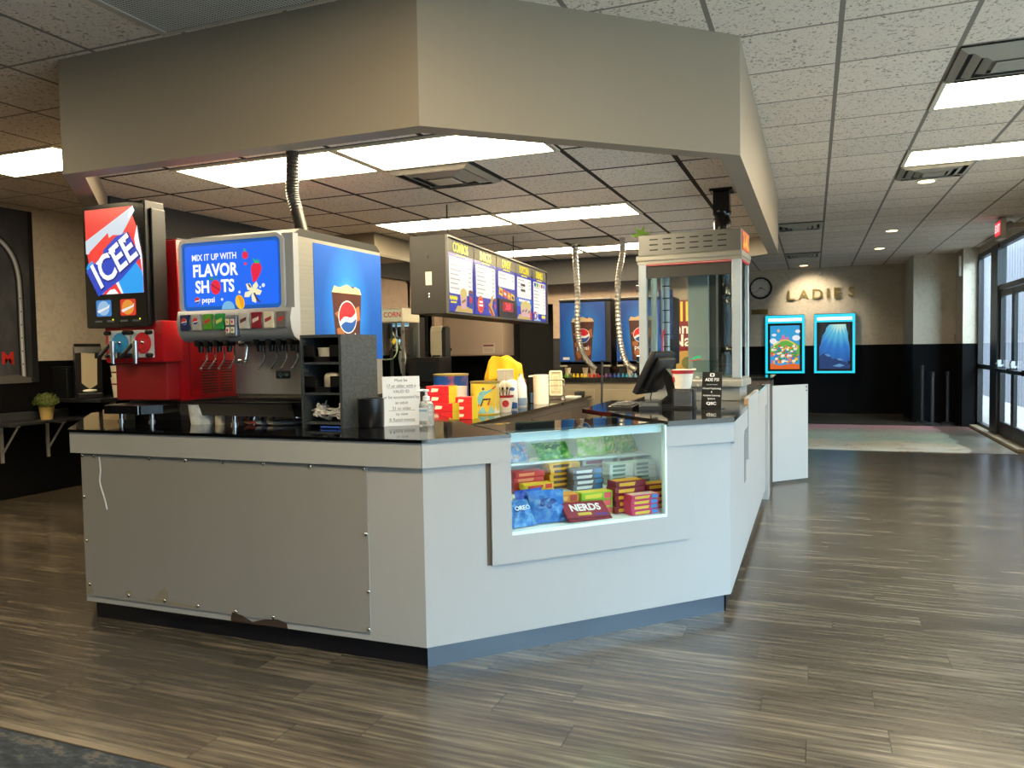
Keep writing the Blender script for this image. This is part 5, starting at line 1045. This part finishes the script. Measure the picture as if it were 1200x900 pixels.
MB().tube(spline([(.23, .05, .60), (.27, .04, .52), (.29, .04, .40), (.24, .04, .30), (.12, .04, .28), (.02, .04, .30)], 6), .009, 8).build('cord', mat('#d8cfa8', .5), t)
flat('warning_tag', [(.245, .50), (.27, .535), (.295, .50), (.27, .455)], mat('#e8c818', .5), t, .003)
for z_ in (.58, .25): MB().box(.365, .41, -.006, .01, z_, z_+.045, .004).build('clip', mat('#6a6f74', .4, .6), t)
t = thing('display_cooler', 'dark upright cooler with lit blue and white header behind popcorn machine', 'cooler', (-4.93, 8.42, 1.111), 0)
MB().box(0, .30, .02, .40, 0, .80).build('cabinet', SATIN, t); MB().box(.02, .28, .012, .02, .68, .78).build('lit_header', emat('#bfe6f2', .9), t); MB().box(.02, .28, .008, .013, .70, .715).build('header_stripe', emat('#1f9ac8', .8), t); MB().box(.03, .27, .012, .02, .05, .63).build('glass_front', mat('#0a0d12', .05), t)
MB().lathe([(.02, .1), (.05, .3), (.03, .42)], (.22, -.05, 0), 10).build('white_sheet', mat('#d8d4cc', .6), t)
t = thing('microwave', 'black microwave oven on the dark side counter', 'microwave', (-4.45, 8.05, 1.111), 0)
MB().box(0, .40, 0, .34, .01, .30, .006).build('case', mat('#101012', .35), t); MB().box(.13, .36, -.003, .001, .05, .25).build('door_glass', mat('#1e2226', .08), t); MB().box(.02, .10, -.003, .001, .04, .27).build('keypad', mat('#18191b', .4), t)
for x_, y_ in ((.03, .03), (.37, .03), (.03, .31), (.37, .31)): MB().cyl((x_, y_, 0), (x_, y_, .012), .012, n=8).build('foot', RUBBER, t)
t = thing('towel_dispenser', 'tall chrome fronted napkin dispenser with black side beside the microwave', 'napkin dispenser', (-4.42, 8.62, 1.111), 4)
FX = m_brushed('warm_steel', '#e6dcc0', .3, (2, 2, 80))
MB().box(-.02, .16, .0, .16, .0, .03, .004).build('base', mat('#8d8a84', .35, .7), t)
MB().profile([(.0, .03), (.0, .62), (.02, .665), (.06, .68), (.16, .66), (.16, .03)], .125, .175).build('side_shell', mat('#1d2226', .3), t)
MB().profile([(-.012, .32), (-.014, .62), (.01, .668), (.05, .682), (.15, .66), (.15, .32)], -.02, .125).build('front_shell', FX, t)
MB().box(-.02, .004, .0, .15, .03, .32).box(.10, .125, .0, .15, .03, .32).box(.004, .10, -.006, .15, .03, .09).build('mouth_frame', mat('#a9a7a0', .3, .8), t); MB().box(.004, .10, .05, .15, .09, .32).build('mouth', mat('#22282c', .4), t)
# wall cabinet face with lock and notice on the back wall
t = thing('wall_cabinet', 'taupe wall cabinet with round lock and small notice below menu board', 'cabinet', (-4.95, 10.0, 1.40), 0)
MB().box(0, .94, .0, .38, 0, .75, .003).build('carcass', mat('#7d6d61', .55), t); MB().box(.02, .92, -.016, 0, .01, .74, .003).build('door', mat('#86766a', .5), t)
MB().cyl((.12, -.03, .10), (.12, -.016, .10), .022, n=18).build('lock', CHROME, t, True)
nt = MB().box(.62, .80, -.018, -.016, .04, .17).build('notice', mat('#9c8f84', .6), t); flat('notice_band', [(.63, .13), (.79, .13), (.79, .16), (.63, .16)], mat('#5a2a2e', .6), nt, -.018, .0006); flat('notice_lines', [[(.64, .105-.02*q), (.78, .105-.02*q), (.78, .111-.02*q), (.64, .111-.02*q)] for q in range(3)], mat('#5e5550', .6), nt, -.018, .0006)
for i, (x, y, w_, h_, lab) in enumerate(((-3.13, 9.5, .24, 1.62, 'tall dark equipment cabinet at the doorway, shorter of two'), (-2.86, 9.35, .2, 1.86, 'tall dark equipment rack beside the left blue dispenser'))):
    t = thing('equipment_cabinet', lab, 'equipment', (x, y, 0), 0)
    MB().box(0, w_, 0, .35, .03, h_, .006).box(.01, w_-.01, .01, .34, 0, .03).build('case', mat('#1b1c1e', .5), t)
    MB().box(.02, w_-.02, -.004, 0, .1, h_-.04).build('front_panel', mat('#232427', .5), t)
    for q in range(3): MB().cyl((w_*.6, -.01, h_-.09-.16*q), (w_*.6, -.003, h_-.09-.16*q), .012, n=12).build('knob', mat('#c9c2b0' if (i == 0 and q == 0) else '#3a3b3e', .4), t)
t = thing('ceiling_duct', 'tan metal box duct hanging from the canopy ceiling left of menu board', 'duct', (-4.75, 6.78, 2.47), 0)
MB().box(0, .65, 0, .80, .0, .215, .003).build('box', mat('#7f7564', .45, .3), t); MB().box(.62, .66, -.01, .81, -.012, .01).box(0, .64, -.01, .02, -.012, .01).build('flange', mat('#6a6458', .4, .4), t)
t = thing('red_bin', 'dark red bin in the shadow behind the carton stacks', 'bin', (-3.55, 8.7, 0), 10)
MB().box(0, .28, 0, .28, 0, 1.12, .02).build('bin', mat('#6a1414', .5), t)
t = thing('nacho_poster', 'red and yellow snack poster seen through the warmer cabinet', 'poster', (-1.80, 10.385, 1.12), 0)
MB().box(0, .45, 0, .012, 0, .98).build('backing', mat('#7c1420', .5), t)
flat('yellow_stripes', [[(.02+.07*q, .70), (.05+.07*q, .70), (.05+.07*q, .96), (.02+.07*q, .96)] for q in range(4)], mat('#e0c23a', .5), t, -.0005); flat('yellow_wedge', [(.28, .74), (.44, .78), (.44, .95), (.33, .95)], mat('#e6c82e', .5), t, -.0005)
text('lettering', 'mm', .20, mat('#f0e8dc', .5), t, .17, -.001, .60, bold=.02); text('lettering', 'Na', .22, mat('#f0e8dc', .5), t, .17, -.001, .44, bold=.02)
flat('food_picture', ell(.22, .17, .2, .14, 20), mat('#b88a4a', .6), t, -.0005); flat('food_highlight', ell(.25, .15, .08, .08, 16), mat('#6f6a3a', .6), t, -.002)

# ================================================================ left wall: big poster, shelf, plant, second counter
t = thing('wall_poster', 'large dark poster with curved silver tube on the left wall', 'poster', (-7.9, 5.98, 1.22), 90)
g = N('dark_poster_print'); p = g.pos(); nn = g.noise(g.scaled(p, (1, 1, .5)), 3.2, 4)
g.set(g.b.inputs['Base Color'], g.ramp(nn, [(.3, srgb('#26272a')), (.55, srgb('#3d3f44')), (.75, srgb('#56575c'))])); g.b.inputs['Roughness'].default_value = .45
MB().box(-1.4, 0, -.02, 0, 0, 1.84).build('print', g.m, t)
flat('dark_border', [[(-.07, 0), (0, 0), (0, 1.84), (-.05, 1.84)]], mat('#1a1b1d', .5), t, -.0205)
arc = [(-.17, 0, .0), (-.175, 0, .5), (-.175, 0, .95), (-.19, 0, 1.18), (-.25, 0, 1.36), (-.38, 0, 1.50), (-.6, 0, 1.58), (-.9, 0, 1.6)]
P = spline(arc, 6)
def strip(P, w0, w1):
    out = []
    for sgn, w in ((1, w0), (-1, w1)):
        q = []
        for i, a in enumerate(P):
            d = (P[min(i+1, len(P)-1)]-P[max(i-1, 0)]).normalized(); nrm = Vector((d.z, 0, -d.x)); b_ = a+nrm*w*1.0 if sgn > 0 else a-nrm*w; q.append((b_.x, b_.z))
        out += q if sgn > 0 else q[::-1]
    return out
flat('tube_outline', strip(P, .045, .045), mat('#17181a', .4), t, -.0205); flat('tube_silver', strip(P, .022, .022), mat('#9a9da2', .35), t, -.0217); flat('tube_glint', strip(P, .004, .010), mat('#d0d2d5', .35), t, -.0229)
flat('tube_rivets', [ell(-.175, .2+.14*q, .006, .008, 8) for q in range(6)], mat('#2a2b2d', .5), t, -.0241)
text('lettering', 'M', .18, mat('#c02a22', .5), t, -.34, -.0235, .26, bold=.03)
flat('bumper_shape', [(-1.4, 0), (-.09, 0), (-.09, .05), (-.25, .09), (-.6, .07), (-1.4, .10)], mat('#5d5a58', .4), t, -.0253); MB().cyl((-.07, -.03, .03), (-.07, -.02, .03), .022, n=14).build('corner_cap', mat('#2a2a2c', .4), t)
t = thing('wall_shelf', 'dark wall shelf with white brackets under the big poster', 'shelf', (-7.9, 4.2, .79), 0)
MB().box(0, .34, 0, 2.25, 0, .028, .003).build('board', mat('#2b2d30', .5), t); MB().box(0, .03, 0, 2.12, .028, .12, .003).build('back_ledge', mat('#34373a', .5), t)
for y_ in (1.34, 1.86):
    br = MB().box(0, .02, y_-.015, y_+.015, -.40, 0).box(0, .28, y_-.015, y_+.015, -.02, 0); br.cyl((.02, y_, -.30), (.26, y_, -.02), .011, n=8); br.build('bracket', mat('#c9c6be', .5), t)
t = thing('potted_plant', 'small round green plant in a tan pot on wall shelf', 'potted plant', (-7.72, 5.93, .8185))
MB().lathe([(.055, 0), (.075, .13), (.08, .135), (.068, .135), (.06, .02)], n=22).build('pot', mat('#c9ac66', .6), t, True)
lf = MB()
for i in range(420):
    a, c_ = random.random()*6.283, math.acos(random.uniform(-.35, 1)); r_ = .105*random.uniform(.7, 1.05)
    ctr = Vector((r_*math.sin(c_)*math.cos(a)*1.2, r_*math.sin(c_)*math.sin(a)*1.2, .19+r_*math.cos(c_)*.95))
    M = Matrix.Translation(ctr) @ Matrix.Rotation(random.random()*6, 4, Vector((random.random()-.5, random.random()-.5, random.random())).normalized())
    lf.face([(-.012, 0), (0, -.007), (.014, 0), (0, .008)], 0, .0012, M)
lf.ball((0, 0, .19), .085, (1.1, 1.1, 1), 12)
lf.build('foliage', m_noise2('leaf_green', '#3d4a20', '#76823e', 40, .7), t)
t = thing('wall_table', 'dark counter against the left wall behind the red machine', 'table', (-7.9, 6.12, 0), 0)
MB().box(.0, .75, 0, 1.9, .99, 1.03, .004).build('top', mat('#26282a', .4), t)
for y_ in (.24, 1.7): MB().box(.62, .66, y_, y_+.04, 0, .99).build('leg', mat('#a8a6a0', .4, .6), t)
t = thing('napkin_tower', 'tall black napkin dispenser with pale front beside the wallpapered wall', 'napkin dispenser', (-7.42, 6.22, 1.031), 55)
MB().profile([(-.0, 0), (-.02, .12), (-.03, .50), (-.01, .565), (.05, .60), (.16, .58), (.20, .5), (.20, 0)], -.13, .13).build('shell', mat('#121214', .3), t)
flat('front_window', [(-.075, .17), (.0, .10), (.075, .15), (.085, .49), (-.07, .50)], mat('#b8ab8c', .35), t, -.031, .004); MB().box(-.12, .12, -.09, .0, 0, .06, .01).build('tray', mat('#151517', .35), t)
MB().ball((0, -.07, .085), .04, (1.8, .7, .45), 12).build('napkin', mat('#e8e2d4', .7), t, True)
for i in range(2):
    t = thing('paper_tub', ('white paper tub with red band on left wall counter, lower of stack', 'white paper tub with red band on left wall counter, upper of stack')[i], 'paper tub', (-7.18, 6.42, 1.031+.13*i), 0, 'paper tubs beside napkin dispenser')
    MB().lathe([(.075, 0), (.098, .22), (.102, .222), (.095, .222), (.072, .005)], n=26).build('tub', mat('#dcd2bc', .5), t, True); MB().lathe([(.0905, .14), (.0925, .15), (.0925, .158), (.0915, .158)], n=26).build('red_band', mat('#7a1f26', .5), t, True)
t = thing('dark_bin', 'black box on the left wall counter left of napkin dispenser', 'box', (-7.88, 6.14, 1.031), 0)
MB().box(0, .22, 0, .18, 0, .33, .01).build('box', mat('#0e0f10', .5), t); MB().box(-.006, .226, -.006, .186, .33, .35, .004).build('lid', mat('#141516', .5), t)

# ================================================================ back wall of the lobby
def poster_case(x, label):
    t = thing('poster_case', label, 'poster case', (x, 17.797, .86), 0, 'lit movie poster cases')
    MB().box(0, .80, -.08, 0, 0, 1.26, .004).build('case', mat('#0b0c10', .4), t)
    CY = emat('#1fd0ea', 1.15)
    b = MB(); b.box(.0, .05, -.085, -.078, .0, 1.25); b.box(.75, .80, -.085, -.078, 0, 1.25); b.box(.05, .75, -.085, -.078, 0, .045); b.box(.05, .75, -.085, -.078, 1.08, 1.25); b.build('glow_border', CY, t)
    MB().box(.06, .74, -.092, -.085, 1.125, 1.185, .004).build('tube_light', emat('#fff0d8', 1.6), t)
    MB().box(.05, .75, -.082, -.076, .045, 1.08).build('mat_board', mat('#0a0a0c', .3), t)
    return t
t = poster_case(-.97, 'left of two cyan framed poster cases, bright fantasy landscape')
ps = flat('poster', [(.10, .09), (.70, .09), (.70, 1.03), (.10, 1.03)], emat('#2f9fd8', .95), t, -.0825)
def E2(nm, s_, c, d, st=.95): return flat(nm, s_, emat(c, st), ps, -.0825-d)
E2('clouds', [ell(.16, .70, .07, .06, 14), ell(.23, .65, .08, .05, 14), ell(.63, .76, .08, .06, 14), ell(.66, .90, .05, .04, 14), ell(.18, .83, .05, .03, 12)], '#e8eef4', .0012)
E2('hills', [[(.10, .55), (.22, .62), (.35, .70), (.48, .72), (.60, .66), (.70, .60), (.70, .4), (.10, .4)]], '#5fb04a', .0024)
E2('towers', [[(.34, .69), (.34, .80), (.37, .84), (.40, .80), (.40, .69)], [(.42, .70), (.42, .76), (.45, .80), (.48, .76), (.48, .70)], [(.30, .68), (.30, .75), (.33, .75), (.33, .68)]], '#e0709a', .0024)
E2('rainbow', strip([Vector((.15+.5*i/12, 0, .58+.14*math.sin(math.pi*i/12))) for i in range(13)], .012, .012), '#f0d050', .0036)
random.seed(3)
for c in ('#e8842a', '#e0482a', '#f0c03a', '#f2e8d0', '#3f9a4a', '#3a7fc8', '#d85a8a'):
    E2('town_patches', [ell(random.uniform(.13, .67), random.uniform(.22, .60), random.uniform(.015, .045), random.uniform(.012, .035), 10) for _ in range(22)], c, .0042+.0006*random.random())
E2('ground', [[(.10, .09), (.70, .09), (.70, .19), (.55, .21), (.3, .17), (.10, .22)]], '#e06a2a', .0055)
E2('balloon', [ell(.27, .92, .028, .034, 14)], '#e8b48a', .0024)
t = poster_case(.02, 'right of two cyan framed poster cases, blue undersea cave scene')
g = N('undersea_print'); tc = g.n('ShaderNodeTexCoord'); sp = g.n('ShaderNodeSeparateXYZ'); g.t.links.new(tc.outputs['Object'], sp.inputs[0])
dx = g.math('SUBTRACT', sp.outputs[0], .50); dz = g.math('SUBTRACT', 1.05, sp.outputs[2]); r = g.math('SQRT', g.math('ADD', g.math('MULTIPLY', dx, dx), g.math('MULTIPLY', dz, dz)))
an = g.math('DIVIDE', dx, g.math('ADD', dz, .12)); ray = g.math('MULTIPLY', g.math('ADD', g.math('SINE', g.math('MULTIPLY', an, 26)), 1), .05)
col = g.ramp(g.math('SUBTRACT', r, ray), [(.02, srgb('#c9ecd8')), (.16, srgb('#5ac0dc')), (.45, srgb('#1f74c8')), (.95, srgb('#123a86'))])
g.set(g.b.inputs['Emission Color'], col); g.b.inputs['Emission Strength'].default_value = .95; g.b.inputs['Base Color'].default_value = (.02, .02, .02, 1)
ps = flat('poster', [(.10, .09), (.70, .09), (.70, 1.03), (.10, 1.03)], g.m, t, -.0825)
E2('cave_rim', [[(.10, 1.03), (.30, 1.03), (.24, .96), (.22, .88), (.16, .78), (.13, .62), (.10, .55)], [(.70, 1.03), (.62, 1.03), (.63, .93), (.66, .84), (.665, .70), (.685, .62), (.70, .5)], [(.70, .25), (.66, .26), (.67, .09), (.70, .09)]], '#16202e', .0012, .5)
E2('rocks', [[(.10, .09), (.10, .36), (.18, .42), (.28, .40), (.36, .30), (.46, .31), (.55, .25), (.62, .24), (.7, .18), (.70, .09)]], '#1f3f7a', .0024, .8)
E2('rock_light', [[(.2, .40), (.28, .41), (.33, .36), (.27, .35)], [(.44, .31), (.52, .31), (.57, .265), (.48, .27)], [(.36, .15), (.5, .2), (.6, .16), (.5, .13)]], '#5f96c8', .0036, .9)
# LADIES letters
ct = thing('wall_letters', 'raised brass LADIES letters on the back wall above posters', 'sign', (-.55, 17.8, 2.40), 0)
lw = [0, .315, .60, .885, 1.0, 1.245]
for i, (chh, x) in enumerate(zip('LADIES', (.10, .36, .63, .84, 1.02, 1.30))):
    text('letter', chh, .29, mat('#b09a66', .28, .8), ct, x, -.03, .12+.035*(i/5), ext=.022, bold=.022, sx=1.05)
t = thing('wall_clock', 'round black rimmed wall clock on the back wall', 'clock', (-1.07, 17.8, 2.72), 0)
MB().lathe([(.235, 0), (.24, .03), (.225, .055), (.20, .05), (.20, .0)], n=40, M=Matrix.Rotation(math.radians(90), 4, 'X')).build('rim', mat('#0d0d0f', .3), t, True)
MB().cyl((0, -.02, 0), (0, 0, 0), .205, n=40).build('dial', mat('#d5d2c8', .5), t)
h = MB()
def hand(a, l, w): return turned([(-w, -.03), (w, -.03), (w*.5, l), (-w*.5, l)], -a, (0, 0))
flat('hand', hand(112, .11, .009), mat('#141416', .4), t, -.022); flat('hand', hand(232, .16, .006), mat('#141416', .4), t, -.024)
flat('hour_marks', [turned([(-.006, .165), (.006, .165), (.006, .19), (-.006, .19)], -30*q, (0, 0)) for q in range(12)], mat('#2a2a2c', .5), t, -.0205)
tag(MB().box(-1.26, -.92, 17.775, 17.8, 2.15, 2.26, .004).build('wall_plaque', mat('#8a7240', .35, .6), None), 'small brass plaque under the wall clock', 'plaque')
# exit sign, alarm strobe, switch
t = thing('exit_sign', 'red EXIT sign with emergency lamps over the entrance doors', 'exit sign', (2.62, 11.75, 2.98), 0)
MB().box(-.37, -.30, -.10, .22, -.17, .09, .01).build('case', mat('#c9bfae', .5), t)
fc = MB().box(-.375, -.369, -.09, .21, -.12, .06).build('lit_face', emat('#e02038', 1.2), t)
q = text('lettering', 'EXIT', .14, emat('#ffd8d8', 1.2), t, 0, 0, 0, bold=.02); q.data.transform(Matrix.Translation((-.376, .06, -.03)) @ Matrix.Rotation(math.radians(-90), 4, 'Z'))
MB().box(-.30, .04, .0, .06, -.03, .03).build('mounting_arm', mat('#b9ae9c', .5), t)
MB().ball((-.26, -.06, .0), .05, (1, .7, 1), 12).ball((-.26, .18, .0), .05, (1, .7, 1), 12).build('emergency_lamp', mat('#8f8a80', .3), t, True)
tag(MB().box(2.36, 2.42, 15.42, 15.50, 2.62, 2.98, .02, 3).build('alarm_strobe', mat('#cfc6b8', .5), None, True), 'rounded pale alarm device on the corner column', 'alarm')
tag(MB().box(2.40, 2.48, 16.085, 16.1, 1.50, 1.62, .004).build('light_switch', mat('#a5957c', .5), None), 'beige switch plate on the alcove wall', 'switch')
# stanchions
for i, (x, y, h_) in enumerate(((1.86, 15.90, 1.06), (1.99, 15.60, .95), (2.26, 15.80, .95))):
    t = thing('stanchion', ('black queue post in the alcove, leftmost and tallest', 'black queue post in the alcove, middle one', 'black queue post in the alcove, beside the column')[i], 'queue post', (x, y, 0), 0, 'queue posts in the alcove')
    MB().lathe([(.13, 0), (.13, .012), (.09, .03), (.035, .045)], n=26).build('base', mat('#2c2c2e', .5), t, True); MB().cyl((0, 0, .03), (0, 0, h_-.06), .03, n=16).build('post', mat('#34353a', .35), t, True); MB().cyl((0, 0, h_-.09), (0, 0, h_), .038, n=16).build('belt_head', mat('#26272a', .4), t, True)
# floor mural mat
g = N('mural_mat'); p = g.pos(); sp = g.n('ShaderNodeSeparateXYZ'); g.t.links.new(p, sp.inputs[0])
n1 = g.noise(g.scaled(p, (.7, .8, 1)), 1.6, 4); n2 = g.noise(g.scaled(p, (1.2, 2.2, 1)), 2.4, 5, .65)
yy = g.math('DIVIDE', g.math('SUBTRACT', sp.outputs[1], 11.72), 3.6)
f = g.math('ADD', yy, g.math('MULTIPLY', g.math('SUBTRACT', n1, .5), .55))
c = g.ramp(f, [(.05, srgb('#c4c0b2')), (.2, srgb('#b0a186')), (.38, srgb('#7f9184')), (.55, srgb('#9aa08c')), (.72, srgb('#8d8a7a')), (.86, srgb('#b07c80'))])
c = g.mix(g.math('GREATER_THAN', n2, .60), c, srgb('#c9a98a')); c = g.mix(g.math('LESS_THAN', g.math('ABSOLUTE', g.math('SUBTRACT', n2, .595)), .012), c, srgb('#2e2822'))
xe = g.math('GREATER_THAN', g.math('ADD', sp.outputs[0], g.math('MULTIPLY', n1, .5)), 2.25); c = g.mix(g.math('MULTIPLY', xe, .7), c, srgb('#4a3d30'))
g.set(g.b.inputs['Base Color'], c); g.b.inputs['Roughness'].default_value = .35
tag(MB().box(-.9, 2.50, 11.72, 15.30, .0008, .006).build('mural_mat', g.m, None), 'pale floor mural with flowing green and tan figures by the doors', 'floor mural')
